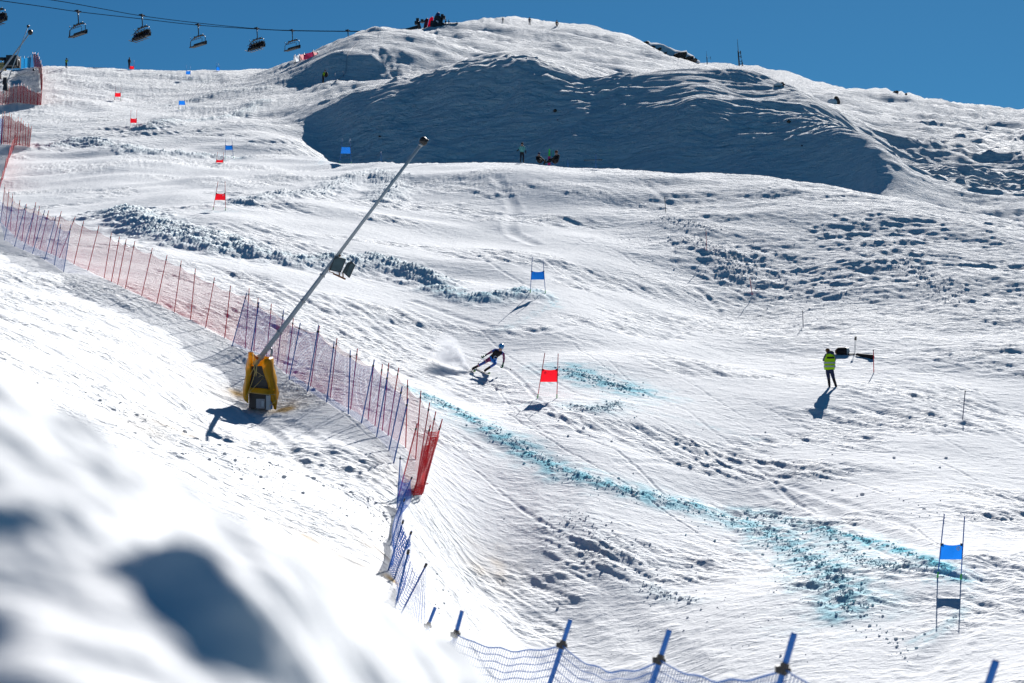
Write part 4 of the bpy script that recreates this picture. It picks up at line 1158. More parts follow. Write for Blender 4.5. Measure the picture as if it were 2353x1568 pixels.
# --- course official in the yellow vest, seen from behind
def official():
    ct = at(1911, 888); D = ct.y
    g = thing("person", "person in hi-vis yellow vest and dark trousers seen from behind", "person", ct)
    def z(x, y, dy=0.0): return on_ray(1860.3 + x * 0.1279, 760.7 + y * 0.1279, D + dy)
    JK, TR, SK, BT, HR = range(5)
    pel = z(350, 690); wa = z(352, 600, .02); chs = z(355, 480, .04); nk = z(350, 405, .06)
    ch = [[(pel, .15, TR), (wa, .15, JK), (chs, .17, JK), (nk, .075, JK), (z(330, 375, .12), .085, HR), (z(318, 350, .15), .095, HR), (z(316, 328, .15), .07, HR)]]
    for (s_, e, w, h_) in (((285, 425), (243, 530), (300, 470), -1), ((425, 425), (450, 530), (400, 470), 1)):
        S_, E, W_ = z(*s_, .02), z(*e, .14), z(*w, .34)
        ch.append([(chs, .17, JK), (S_, .085, JK), (lerp(S_, E, .5), .07, JK), (E, .062, JK), (W_, .04, SK)])
        ch += hand_chains(W_, Vector((0.0, .6, .6)), Vector((-h_, 0, .3)), SK, 1.0, 0.7)
    for (hx, kx, ax_, fx) in (((315, 720), (338, 850), (352, 985), (350, 1000)), ((392, 720), (425, 850), (470, 985), (470, 1002))):
        ch.append([(pel, .15, TR), (z(*hx), .115, TR), (z(*kx, -.02), .078, TR), (z(*ax_, .02), .06, BT), (z(fx[0] + 5, fx[1], .18), .045, BT)])
    skin_body("body", ch, [C_GREY, C_NAVY, SKIN, C_BLACK, C_HAIR], g)
    up = Vector((0, 0, 1))
    rows = []
    prof = [(690, 268, 440), (640, 258, 448), (560, 262, 452), (490, 268, 446), (440, 276, 436), (415, 290, 420), (402, 318, 390)]
    for y, x0, x1 in prof:
        c = z((x0 + x1) / 2, y, .03); rx = (z(x1, y) - z(x0, y)).length / 2 + .012
        rows.append([c + Vector((math.cos(t) * rx * (1 + .03 * math.sin(5 * t + y)), math.sin(t) * .185, .012 * math.sin(4 * t))) for t in [2 * PI * i / 24 for i in range(25)]])
    v = MB().sheet(rows).build("vest", HIVIS, g, True); v.modifiers.new("thick", 'SOLIDIFY').thickness = 0.012
    bd = MB()
    for y, hw in ((568, 14), (632, 14)):
        rr_ = []
        for yy in (y - hw, y + hw):
            c = z(354, yy, .03); rx = (z(452, yy) - z(258, yy)).length / 2 + .026
            rr_.append([c + Vector((math.cos(t) * rx, math.sin(t) * .198, 0)) for t in [2 * PI * i / 24 for i in range(25)]])
        bd.sheet(rr_)
    bd.build("reflective_band", REFL, v, True)
    mb = MB(); a, b = z(303, 458, -.165), z(437, 490, -.165)
    mb.box((a + b) / 2, (abs(b.x - a.x), .012, abs(a.z - b.z))); mb.build("back_print", C_BLACK, v)
    MB().ball(z(378, 388, -.06), (.15, .11, .10), 12, 8, mi=0, jit=.12).build("hood", C_NAVY, g, True)
    MB().ball(z(318, 340, .13), (.105, .115, .10), 12, 8).build("hair", C_HAIR, g, True)
    # camera held up in front of the face
    c = z(345, 385, .40)
    cm = thing("camera_body", "camera held up by the person in the yellow vest", "camera", c)
    MB().box(c, (.15, .08, .11)).build("housing", BLACK, cm); MB().tube([c + Vector((0, .04, 0)), c + Vector((0, .18, 0))], .045, 10).build("lens", BLACK, cm, True)
    # ground kit behind
    bagc = at(1935, 813)
    bg = thing("equipment_bag", "black equipment bag with a pale end lying on the snow", "bag", bagc)
    q = lambda x, y, dy=0: on_ray(1860.3 + x * 0.1279, 760.7 + y * 0.1279, bagc.y + dy)
    rows = []
    for x, ry in ((462, .10), (500, .20), (560, .215), (620, .215), (650, .21)):
        c = q(x, 362); rows.append([c + Vector((0, math.cos(t) * .22, math.sin(t) * ry)) for t in [2 * PI * i / 12 for i in range(13)]])
    MB().sheet(rows).build("bag_body", C_BLACK, bg, True)
    rows = []
    for x, ry in ((650, .20), (690, .18), (705, .05)):
        c = q(x, 358); rows.append([c + Vector((0, math.cos(t) * .21, math.sin(t) * ry)) for t in [2 * PI * i / 12 for i in range(13)]])
    MB().sheet(rows).build("end_pocket", REFL, bg, True)
    MB().tube([q(480, 330, -.2), q(470, 370, -.26), q(490, 400, -.2)], .03, 6).build("handle", C_BROWN, bg, True)
    sb = at(1985, 822)
    s = thing("ski_bag", "long black ski bag lying beside the stuck ski poles", "ski bag", sb)
    a, b = at(1966, 817), at(2005, 825)
    up2 = Vector((0, 0, .09))
    MB().tube([a + up2 * .6, lerp(a, b, .08) + up2, lerp(a, b, .5) + up2, lerp(a, b, .9) + up2 * 1.2, b + up2 * 1.2], [.04, .07, .10, .12, .11], 8).build("bag_body", C_BLACK, s, True)
    MB().tube([at(1948, 815) + up2 * .4, at(1963, 815) + up2 * .5], .035, 6).build("carry_strap", C_BLACK, s, True)
    for i, (x0, y0, x1, y1) in enumerate(((812, 90, 792, 440), (832, 92, 806, 440))):
        t = q(x0, y0, .1 * i); bt = q(x1, y1, .1 * i)
        sp = thing("ski_pole", ("ski pole stuck upright beside the black bag, left of the pair", "ski pole stuck upright beside the black bag, right of the pair")[i], "ski pole", bt, "ski poles stuck in the snow")
        MB().tube([bt, t], .010, 6).build("shaft", GREY_METAL, sp, True)
        d = (bt - t).normalized(); MB().tube([t, t + d * .2], .026, 6).build("grip", BLACK, sp, True)
        MB().tube([bt - d * .10, bt - d * .07], .04, 8).build("basket", BLACK, sp, True)
official()

# --- people on the crest and further up
ct = at_crest(1199); sc = 47.0 / FPX * ct.y; CZ = ct.z - on_ray(1199, 376, ct.y).z
simple_person("person in mint jacket and black trousers standing on the crest", ct, sc, (C_MINT, C_BLACK, C_BLACK, C_BLACK), yaw=0.35, arms="left_out")
def plank(name, label, cat, a, b, w, mats, group=None, parts=("ski_body", "ski_tip"), split=0.55):
    g = thing(name, label, cat, a, group); d = (b - a); side = Vector((1, 0, 0)) * w
    m = lerp(a, b, split); n = Vector((0, .02, 0))
    rows = lambda p, q_, k0, k1: [[p - side * k0, p + side * k0], [lerp(p, q_, .5) - side * (k0 + k1) / 2, lerp(p, q_, .5) + side * (k0 + k1) / 2], [q_ - side * k1, q_ + side * k1]]
    o = MB().sheet(rows(a, m, 1, 1)).build(parts[0], mats[0], g); o.modifiers.new("t", 'SOLIDIFY').thickness = .03
    o = MB().sheet(rows(m, b, 1, .5)).build(parts[1], mats[1], g); o.modifiers.new("t", 'SOLIDIFY').thickness = .03
    return g
PINK = flat("pink_topsheet", (0.45, 0.02, 0.16), 0.4); GRN = flat("bright_green_topsheet", (0.06, 0.5, 0.08), 0.4); TEAL = flat("teal_topsheet", (0.02, 0.3, 0.32), 0.4)
D_ = ct.y
def cz(x, y, dy=0): return on_ray(1175.7 + x * 0.1029, 304.3 + y * 0.1029, D_ + dy) + Vector((0, 0, CZ))
for lab, f in (("person in dark jacket sitting on the crest, left of two", (600, 735)), ("person in black sitting on the crest, right of the skis", (1005, 745))):
    c = cz(*f)
    simple_person(lab, c, 1.8 if "left" in lab else 2.15, (C_BLACK, C_BLACK, C_NAVY if "left" in lab else C_BROWN, C_BLACK), pose="sit", yaw=(0.5 if "left" in lab else -0.9), arms="knees")
plank("ski", "pink and green ski of the left pair stuck in the crest", "ski", cz(822, 745), cz(836, 378), .08, (PINK, GRN), "skis stuck in the crest")
plank("ski", "pink and green ski stuck close behind its twin on the crest", "ski", cz(842, 745, .1), cz(846, 385, .1), .07, (PINK, GRN), "skis stuck in the crest")
plank("ski", "blue and green ski stuck between the pink skis and the sitter", "ski", cz(912, 735, .2), cz(923, 398, .2), .07, (flat("blue_topsheet", (0.02, 0.1, 0.35), .4), TEAL), "skis stuck in the crest")
plank("ski", "short black ski tail sticking up beside the left sitter", "ski", cz(715, 735), cz(765, 610), .09, (BLACK, BLACK))
plank("snowboard", "dark board lying under the standing person on the crest", "board", cz(150, 712, -.1), cz(340, 704, -.1), .12, (BLACK, BLACK), parts=("board_body", "board_tip"))
c = at(742, 191)
simple_person("person with green jacket and black rucksack bent over, climbing", c, 1.75, (C_LIME, C_BLACK, C_BLACK, C_BLACK), yaw=1.2, lean=.35)
rk = MB().ball(c + Vector((.42, .0, 1.15)), (.24, .24, .36), 10, 8, jit=.1).build("rucksack", C_BLACK, None, True); tag(rk, "black rucksack on the bent climber in green", "rucksack")
def sky_person(label, u, v, hpx, mats, **kw):
    c = at(u, v); 
    a, e = ray(u, v)
    if c.z / c.y < e - 1e-4: c.z = min(e * c.y, c.z + .5)
    return simple_person(label, c, hpx / FPX * c.y, mats, **kw)
sky_person("person in lime and black holding gear on the left skyline", 152, 156, 23.5, (C_LIME, C_BLACK, C_BLACK, C_BLACK), yaw=1.0, arms="camera")
sky_person("dark person standing by the red gate on the left skyline", 296.5, 157, 26, (C_BLACK, C_BLACK, C_BLACK, C_BLACK), yaw=2.4)
sky_person("lone dark person at the top of the dome, left of two", 1155, 51.5, 12.5, (C_NAVY, C_NAVY, C_BLACK, C_BLACK))
sky_person("lone dark person standing tallest on the dome, hands at sides", 1216.5, 57.5, 18.8, (C_NAVY, C_NAVY, C_BLACK, C_BLACK))
c = at(1279, 60); c.z -= .55
simple_person("dark person sinking behind the right shoulder of the dome", c, 1.75, (C_BROWN, C_NAVY, C_BLACK, C_BLACK))

# ------------------------------------------------------------------ chairlift
CABLE = flat("steel_cable", (0.012, 0.016, 0.025), 1.0, spec=0.0)
SEATC = flat("dark_seat_padding", (0.010, 0.011, 0.014), 0.6)
BUBBLE = flat("smoked_bubble", (0.03, 0.045, 0.06), 0.12, spec=0.6)
def cab_D(u): return 292 + (u - 179) * 0.155
def cable(label, pts):
    p3 = [on_ray(u, v, cab_D(u)) for u, v in smooth_line(pts, 4)]
    return tag(MB().tube(p3, 0.055, 5).build("lift_cable", CABLE, None, True), label, "cable", "chairlift cables")
UP = [(-160,-45),(-60,-26),(125,0.5),(230,19),(325,36),(455,52.5),(588,65.5),(673,69.5),(800,71),(853,70.2),(940,65)]
LOW = [(-160,-18),(-60,-7),(0,1),(90,13.5),(179,26.5),(325,43),(455,57.5),(588,66.3),(671,70.3),(800,72),(853,71.5),(960,68)]
cable("upper cable of the chairlift, rising steeply at the left", UP)
cable("lower cable of the chairlift, crossing the sky from the left edge", LOW)
WX = Vector((0.66, -0.75, 0)).normalized(); WY = Vector((0.75, 0.66, 0)).normalized(); WZ = Vector((0, 0, 1))
def chair(label, u, v, loaded, group, n=5, sc=1.08, tilt=0.0):
    o = on_ray(u, v, cab_D(u))
    root = thing("lift_chair", label, "lift chair", o, group)
    def p(x, y, z): return o + (WX * x + WY * y + WZ * (z + tilt * x)) * sc
    gb = MB(); gb.box(p(0, 0, .05), (.35, .75, .32)); gb.tube([p(0, -.5, .05), p(0, .5, .05)], .12, 6); gb.build("grip", DARK_METAL, root)
    MB().tube([p(0, 0, 0), p(.02, .05, -.8), p(0, .12, -1.4), p(-.15 if loaded else 0, .1, -1.75)], [.10, .085, .085, .10], 8).build("hanger", DARK_METAL, root, True)
    fr = MB()
    fr.tube([p(-1.45, .1, -1.95), p(-.7, .1, -1.78), p(.7, .1, -1.78), p(1.45, .1, -1.85)], .12, 6)
    for s in (-1, 1):
        fr.tube([p(1.35 * s, .1, -1.88), p(1.85 * s, .08, -1.95), p(2.12 * s, 0, -2.3), p(2.15 * s, 0, -2.9), p(1.95 * s, -.1, -3.3)], .055, 6)
        fr.tube([p(1.75 * s, -.25, -2.0), p(1.75 * s, -.25, -1.72)], .05, 6)
    for x in (-.9, .0, .9): fr.box(p(x, .1, -1.74), (.5, .4, .16))
    fr.build("frame", DARK_METAL, root, True)
    se = MB()
    ra = lambda y0, z0, y1, z1: [[p(-1.95, y0, z0), p(1.95, y0, z0)], [p(-1.95, y1, z1), p(1.95, y1, z1)]]
    s1 = se.sheet(ra(.25, -3.3, -.35, -3.38)).build("seat", SEATC, root); s1.modifiers.new("t", 'SOLIDIFY').thickness = .18
    s2 = MB().sheet([[p(-1.95 + .05 * k, .28 + .04 * k, -3.28 + .2 * k), p(1.95 - .05 * k, .28 + .04 * k, -3.28 + .2 * k)] for k in range(4)]).build("backrest", SEATC, root); s2.modifiers.new("t", 'SOLIDIFY').thickness = .16
    bar = MB()
    bar.tube([p(-1.7, -.35, -3.25), p(-1.7, -.3, -2.4), p(-1.4, -.3, -2.3), p(1.4, -.3, -2.3), p(1.7, -.3, -2.4), p(1.7, -.35, -3.25)], .045, 6)
    for k in range(5): bar.tube([p(-1.2 + .6 * k, -.3, -2.3), p(-1.2 + .6 * k, -.32, -2.08)], .035, 5)
    bar.build("safety_bar", DARK_METAL, root, True)
    if loaded:
        rows = []
        for a in [0, .25, .5, .75, 1.0]:
            y = .34 - 1.05 * a; zz = -2.45 - .10 * math.cos(a * 3) - .55 * a * a + .12
            rows.append([p(-1.9, y, zz), p(-.6, y, zz + .02), p(.6, y, zz + .02), p(1.9, y, zz)])
        rows = [[p(x, .36, -3.2) for x in (-1.9, -.6, .6, 1.9)]] + rows
        bb = MB().sheet(rows).build("bubble", BUBBLE, root, True); bb.modifiers.new("t", 'SOLIDIFY').thickness = .04
        for k in range(n):
            x = 1.6 - 3.2 * k / max(n - 1, 1) if n > 1 else 1.0
            rider(p, x, loaded, k)
    return root
RIDER_MATS = [(C_BLACK, C_NAVY), (C_NAVY, C_BLACK), (C_BROWN, C_BLACK), (C_GREY, C_NAVY), (C_DKBLUE, C_BLACK), (C_BLACK, C_GREY)]
def rider(p, x, lab, k):
    f = p(x, -.05, -3.22)
    g = thing("person", "dark clothed rider with dangling skis on the " + lab, "person", f, "riders on the " + lab)
    jk, tr = RIDER_MATS[k % 6]
    P_ = lambda y, z, dx=0: p(x + dx, y, z)
    ch = [[(P_(0, -3.1), .15, 1), (P_(.05, -2.85), .15, 0), (P_(.05, -2.62), .16, 0), (P_(.0, -2.48), .08, 0), (P_(-.02, -2.36), .11, 2), (P_(-.02, -2.27), .08, 2)]]
    for s in (-1, 1):
        ch.append([(P_(0, -3.1), .15, 1), (P_(-.12, -3.12, .1 * s), .10, 1), (P_(-.5, -3.12, .12 * s), .085, 1), (P_(-.55, -3.55, .12 * s), .065, 2), (P_(-.70, -3.62, .12 * s), .05, 2)])
        ch.append([(P_(.05, -2.62), .16, 0), (P_(0, -2.6, .2 * s), .075, 0), (P_(-.15, -2.85, .26 * s), .06, 0), (P_(-.38, -2.8, .15 * s), .045, 2)])
    skin_body("body", ch, [jk, tr, C_BLACK], g, sub=0)
    for s in (-1, 1):
        MB().tube([P_(.25, -3.72, .12 * s), P_(-.9, -3.66, .12 * s), P_(-1.25, -3.6, .12 * s)], [.035, .045, .03], 4).build("ski", DARK_METAL, g)
chair("empty lift chair nearest on the lower cable", 179, 26.5, None, "empty chairs on the lift")
chair("empty lift chair between the two loaded bubble chairs", 455, 57.5, None, "empty chairs on the lift")
chair("smallest empty lift chair, above the red and white windbreak", 671, 70.3, None, "empty chairs on the lift")
chair("loaded lift chair with closed bubble on the upper cable", 326, 35.5, "chair second from the left", "loaded chairs on the lift", 5, tilt=0.02)
chair("loaded lift chair with closed bubble, nearest the windbreak", 590, 65.5, "chair before the windbreak", "loaded chairs on the lift", 5)
chair("loaded lift chair cut off by the left edge", -6, -9, "chair at the left edge", "loaded chairs on the lift", 5)
chair("lift chair sinking behind the shoulder of the hill", 799, 70.5, None, "empty chairs on the lift")
chair("last lift chair, only its hanger showing above the hill", 853.5, 70, None, "empty chairs on the lift")

# ------------------------------------------------------------------ lift top station, banners and windbreak on the hill
SD = at(985, 66).y + 4
def s3(x, y, dy=0.0): return on_ray(899 + x * 0.0735, 13.8 + y * 0.0735, SD + dy)
bar = thing("barrier", "black padded barrier sloping up to the lift top station", "barrier", s3(340, 800))
m = MB(); a, b = s3(340, 770), s3(830, 640)
m.add([s3(335, 735), s3(345, 812), s3(835, 700), s3(825, 590), s3(335, 735, .4), s3(345, 812, .4), s3(835, 700, .4), s3(825, 590, .4)], [[0, 1, 2, 3], [7, 6, 5, 4], [0, 4, 5, 1], [1, 5, 6, 2], [2, 6, 7, 3], [3, 7, 4, 0]])
m.build("padding", BLACK, bar)
for x in (345, 500, 660, 820): MB().tube([s3(x, 860, -.05), s3(x - 4, 720 - (x - 345) * .26, -.05)], .05, 6).build("stake", DARK_METAL, bar)
def tower(label, posts, arms, wheels, loc):
    g = thing("lift_tower", label, "lift tower", loc)
    m = MB()
    for a, b in posts: m.tube([s3(*a), s3(*b)], .20, 8)
    m.build("post", DARK_METAL, g, True)
    m = MB()
    for a, b in arms: m.tube([s3(*a), s3(*b)], .15, 6)
    m.build("crossarm", DARK_METAL, g, True)
    for w in wheels: MB().box(s3(*w), (.55, 1.2, .5)).build("sheave_train", DARK_METAL, g)
    return g
tower("dark lift tower with crossarm left of the summit banners", [((870, 720), (820, 430)), ((905, 690), (850, 500))], [((755, 528), (1045, 462))], [(820, 435), (965, 470), (775, 525)], s3(870, 720))
tower("dark lift tower with crossarm right of the summit banners", [((1555, 600), (1600, 300))], [((1480, 388), (1660, 355)), ((1480, 430), (1555, 500))], [(1590, 310), (1640, 360)], s3(1555, 600))
def oval_banner(label, bl, br, top, wtop, mat, dy):
    (x0, y0), (x1, y1) = bl, br
    base = s3((x0 + x1) / 2, (y0 + y1) / 2, dy)
    g = thing("banner", label, "banner", base, "leaning banners at the lift top")
    rows = []
    N = 12
    for j in range(N + 1):
        t = j / N
        cx = (x0 + x1) / 2 + (top[0] - (x0 + x1) / 2) * t; cy = (y0 + y1) / 2 + (top[1] - (y0 + y1) / 2) * t
        w = ((x1 - x0) * (1 - t) + wtop * t) / 2 * (1.0 if t < .72 else max(.04, math.sqrt(max(0, 1 - ((t - .72) / .28) ** 2))))
        rows.append([s3(cx - w, cy + w * .2, dy), s3(cx, cy, dy - .25), s3(cx + w, cy - w * .2, dy)])
    o = MB().sheet(rows).build("cloth", mat, g, True); o.modifiers.new("t", 'SOLIDIFY').thickness = .06
    MB().tube([s3(x0, y0 + 10, dy + .1), s3(cx - 20, (top[1] + y0) / 2, dy + .1), s3(top[0], top[1], dy + .1)], .05, 6).build("pole", DARK_METAL, g, True)
    return g
MAROON = flat("maroon_banner_cloth", (0.07, 0.008, 0.03), 0.7); PINKB = flat("pink_red_banner_cloth", (0.80, 0.01, 0.10), 0.7, trans=0.45); NAVYB = flat("navy_banner_cloth", (0.01, 0.04, 0.17), 0.7)
oval_banner("dark maroon rounded banner left of the pink one at the summit", (1000, 680), (1115, 670), (1110, 368), 130, MAROON, 0)
oval_banner("bright pink rounded banner at the lift top station", (1120, 685), (1225, 660), (1270, 325), 150, PINKB, -.4)
oval_banner("tall navy rounded banner behind the pink one", (1320, 640), (1440, 630), (1460, 180), 160, NAVYB, .8)
oval_banner("small maroon banner alone below the barrier", (85, 905), (200, 890), (170, 770), 70, MAROON, -1.0)
wh = thing("winch_housing", "dark bulky machinery beside the navy summit banner", "machinery", s3(1440, 640))
MB().box(s3(1445, 520), (1.9, 1.6, 2.4), taper=.55).ball(s3(1420, 400), (.55, .5, .5), 10, 7).box(s3(1300, 560, -.5), (1.0, .8, 1.2), taper=.8).build("housing", DARK_METAL, wh)
MB().box(s3(1418, 465, -1.0), (.25, .1, .25)).box(s3(1455, 490, -1.0), (.18, .1, .35)).build("lamp_glass", PALE, wh)
lb = thing("snow_bank_rail", "low dark rail running right from the summit towers", "rail", s3(1560, 590))
m = MB(); m.tube([s3(1555, 585), s3(1860, 575), s3(2080, 545)], .16, 6).tube([s3(1860, 575), s3(1858, 520)], .05, 5).tube([s3(2045, 560), s3(2042, 465)], .05, 5).tube([s3(1560, 530), s3(1650, 560)], .18, 6)
m.build("rail", DARK_METAL, lb, True)
def summit_person(label, x, y, h, yaw=0.0, lean=0.0):
    simple_person(label, s3(x, y, .5), h * 0.0735 / FPX * SD, (C_NAVY, C_NAVY, C_BLACK, C_BLACK), yaw=yaw, lean=lean)
summit_person("dark person leaning beside the right lift tower", 1690, 590, 175, .6, .3)
summit_person("dark person with pale helmet at the end of the summit group", 1795, 580, 160, -.5)

# red and white windbreak on the shoulder
WHITE_CLOTH = flat("white_cloth", (0.72, 0.76, 0.82), 0.8, trans=0.4); PINK_CLOTH = flat("pale_pink_cloth", (0.72, 0.36, 0.36), 0.8, trans=0.4); MAROON_CLOTH = flat("maroon_cloth", (0.24, 0.02, 0.07), 0.8, trans=0.3, noise=.3, nscale=2)
def w7(x, y): return (663.9 + x * 0.0529, 110.7 + y * 0.0529)
wD = at(*w7(700, 500)).y
def w3(x, y, dy=0): u, v = w7(x, y); return on_ray(u, v, wD + dy)
wb = thing("windbreak", "windbreak of white, pink and maroon cloth on poles below the dome", "windbreak", w3(285, 660))
m = MB()
for a, b in (((228, 720), (215, 320)), ((288, 670), (248, 275)), ((482, 600), (428, 235)), ((728, 510), (645, 210)), ((1078, 410), (1035, 65)), ((1262, 380), (1228, 105))):
    m2 = MB().tube([w3(*a), w3(*b)], .05, 6).build("pole", DARK_METAL, wb, True)
for nm, q4, mt in (("white_panel", [(195, 610), (465, 545), (430, 275), (200, 330)], WHITE_CLOTH), ("pink_panel", [(500, 520), (625, 500), (645, 235), (450, 262)], PINK_CLOTH), ("maroon_panel", [(625, 500), (1078, 400), (1045, 140), (650, 225)], MAROON_CLOTH), ("pink_panel", [(1085, 400), (1265, 355), (1255, 180), (1060, 140)], PINK_CLOTH)):
    rows = []
    for j in range(6):
        t = j / 5; row = []
        for i in range(9):
            s = i / 8
            x = (q4[0][0] * (1 - s) + q4[1][0] * s) * (1 - t) + (q4[3][0] * (1 - s) + q4[2][0] * s) * t
            y = (q4[0][1] * (1 - s) + q4[1][1] * s) * (1 - t) + (q4[3][1] * (1 - s) + q4[2][1] * s) * t + 22 * math.sin(PI * s) * t * t
            row.append(w3(x, y, .18 * math.sin(5 * s + 4 * t + q4[0][0])))
        rows.append(row)
    MB().sheet(rows).build(nm, mt, wb, True)

# dark machine on the left skyline
gm = thing("snow_groomer", "dark machine with a raised frame on the left skyline", "machine", on_ray(20, 158, Dl + 30))
Dg = Dl + 30
def g1(x, y, dy=0): return on_ray(x * 0.0882, 69.2 + y * 0.0882, Dg + dy)
m = MB(); m.add([g1(60, 1000), g1(350, 1000), g1(410, 860), g1(200, 870), g1(60, 1000, 3), g1(350, 1000, 3), g1(410, 860, 3), g1(200, 870, 3)], [[0, 1, 2, 3], [7, 6, 5, 4], [0, 4, 5, 1], [1, 5, 6, 2], [2, 6, 7, 3], [3, 7, 4, 0]])
m.box(g1(350, 820), (1.6, 2.2, 1.5)); m.build("chassis", DARK_METAL, gm)
m = MB(); m.tube([g1(-60, 745), g1(160, 745)], .25, 6).tube([g1(152, 710), g1(152, 960)], .28, 6).tube([g1(62, 780), g1(66, 930)], .05, 5); m.build("lifting_frame", DARK_METAL, gm, True)
m = MB(); m.ball(g1(465, 860), (.30, .35, .75), 10, 8); m.build("beacon", DARK_METAL, gm, True)
MB().box(g1(20, 945), (1.3, 1.5, .9)).build("crate", flat("dull_yellow_paint", (.35, .27, .12), .6), gm)
for x, y0, y1 in ((245, 860, 690), (300, 780, 690), (345, 780, 680), (385, 780, 720)): MB().tube([g1(x, y0), g1(x, y1)], .05, 5).build("aerial", DARK_METAL, gm)

# masts on the back ridge
def mast(label, base, top, D, thick, arms):
    b, t = on_ray(base[0], base[1] + 4, D), on_ray(top[0], top[1], D)
    g = thing("radio_mast", label, "mast", b, "masts on the back ridge")
    m1 = lerp(b, t, .56)
    MB().tube([b, m1], [thick, thick * .9], 8).build("column", DARK_METAL, g, True)
    MB().tube([m1, t], [thick * .45, thick * .18], 6).build("antenna", DARK_METAL, g, True)
    for i, (f0, f1, dx, r) in enumerate(arms):
        p0, p1 = lerp(b, t, f0) + Vector((dx, 0, 0)), lerp(b, t, f1) + Vector((dx, 0, 0))
        m = MB(); m.tube([p0, p1], r, 6); c = lerp(p0, p1, .5); m.tube([c - Vector((dx, 0, 0)), c], r * .6, 5); m.build("side_antenna", DARK_METAL, g, True)
mast("tall radio mast with side antennas on the right ridge", (1698, 147), (1693.6, 89), 492, .19, [(.42, .56, .55, .12), (.28, .40, .6, .12), (.10, .24, .75, .10), (.0, .14, .8, .14)])
mast("short thin radio mast left of the tall one", (1624.5, 143), (1622.4, 117), 496, .11, [(.35, .58, .95, .05)])

# ------------------------------------------------------------------ rocks
def rock_material():
    m, n, l, b = newmat("dark_rock")
    b.inputs["Roughness"].default_value = .9
    tc = n.new("ShaderNodeTexCoord"); nz = n.new("ShaderNodeTexNoise"); nz.inputs["Scale"].default_value = 1.6; nz.inputs["Detail"].default_value = 6
    l.new(tc.outputs["Object"], nz.inputs["Vector"])
    mx = n.new("ShaderNodeMix"); mx.data_type = 'RGBA'; mx.inputs[6].default_value = (.012, .010, .010, 1); mx.inputs[7].default_value = (.075, .062, .055, 1)
    l.new(nz.outputs["Fac"], mx.inputs[0]); l.new(mx.outputs[2], b.inputs["Base Color"])
    bp = n.new("ShaderNodeBump"); bp.inputs["Distance"].default_value = .25; l.new(nz.outputs["Fac"], bp.inputs["Height"]); l.new(bp.outputs[0], b.inputs["Normal"])
    return m
ROCK = rock_material()
SNOWCAP = flat("snow_cover", (.86, .87, .885), .6, spec=0.0, bump=.3, nscale=.8)
RD = 492.0
def r4(x, y, dy=0): return on_ray(1438.4 + x * 0.141, 63.0 + y * 0.141, RD + dy)
oc = thing("rock_outcrop", "snow covered rock outcrop with dark slabs behind the dome", "rock outcrop", r4(700, 540))
prof = [(180, 300), (225, 246), (330, 222), (372, 232), (400, 262), (500, 250), (560, 252), (612, 275), (660, 312), (720, 340), (800, 365), (900, 380), (985, 384), (1000, 425), (1060, 452), (1100, 462), (1120, 500), (1200, 540)]
rows = []
for j, (dy, dz) in enumerate(((9, 60), (4.5, 10), (2, -2), (0.6, 2), (-1.2, 40), (-2.2, 120), (-3.0, 260))):
    rows.append([r4(x, min(y + dz + (14 * math.sin(x * .021 + j)), 560 + j * 3), dy + .8 * math.sin(x * .013 + j)) for x, y in prof])
MB().sheet(rows).build("snow_mass", SNOWCAP, oc, True)
rr = random.Random(5)
for cs in ([(222, 250), (330, 220), (372, 232), (366, 258), (300, 275)], [(360, 320), (420, 292), (480, 300), (430, 345), (395, 352)], [(450, 372), (555, 322), (580, 330), (480, 382)], [(470, 395), (555, 360), (545, 405), (510, 415)], [(560, 432), (670, 390), (640, 430), (590, 452)], [(610, 465), (672, 428), (660, 450), (640, 470)], [(660, 490), (750, 460), (755, 490), (700, 515)], [(775, 435), (860, 400), (990, 392), (985, 440), (960, 500), (850, 510), (820, 490), (910, 462), (820, 480)], [(950, 500), (1000, 470), (1100, 462), (1095, 515), (980, 520)], [(1095, 515), (1120, 490), (1165, 522), (1100, 524)], [(800, 520), (1000, 512), (1100, 524), (900, 530)]):
    f = [r4(x, y, -3.6 + .01 * (300 - y)) for x, y in cs]; k = len(f); bk = [p + Vector((rr.uniform(-.2, .2), 3.2, rr.uniform(-.1, .3))) for p in f]
    fr = [lerp(p, sum(f, Vector()) / k, .12) + Vector((0, -.35, 0)) for p in f]
    fs = [[i, (i + 1) % k, k + (i + 1) % k, k + i] for i in range(k)] + [[k + i, k + (i + 1) % k, 2 * k + (i + 1) % k, 2 * k + i] for i in range(k)] + [[i for i in range(k)][::-1], [2 * k + i for i in range(k)]]
    MB().add(fr + f + bk, fs).build("rock_slab", ROCK, oc)
def boulder(label, u, v, w, h, snow=False, seed=0, pale=False):
    c = at(u, v); k = c.y / FPX
    g = thing("rock", label, "rock", c, "rocks poking out of the snow")
    rr_ = random.Random(seed)
    m = MB(); m.ball(c + Vector((0, 0, h * k * .25)), (w * k * .33, w * k * .35, h * k * .5), 9, 6, jit=.45, seed=seed); m.build("stone", ROCK, g)
    if snow:
        m = MB(); m.ball(c + Vector((-.35 * w * k, -.1, h * k * .1)), (w * k * .5, w * k * .5, h * k * .42), 12, 7, jit=.12, seed=seed + 1); m.build("snow_cap", SNOWCAP, g, True)
boulder("snow banked boulder with a dark tip on the right slope", 1921, 238, 26, 22, True, 2)
boulder("rounded rock on the right skyline, larger of two", 2058, 213, 18, 7, False, 3)
boulder("rounded rock on the right skyline, smaller and lower", 2081, 218, 9, 6, False, 4)
boulder("dark rock at the top of the shaded right bank", 1812, 281, 14, 8, False, 5)
boulder("small dark rock under the lit spur of the bank", 1275, 256, 13, 8, False, 6)
boulder("snow covered rock below the right ridge", 1795, 196, 22, 10, True, 7)
boulder("dark pebble lying on the right slope in the sun", 1842, 335, 6, 4, False, 8)
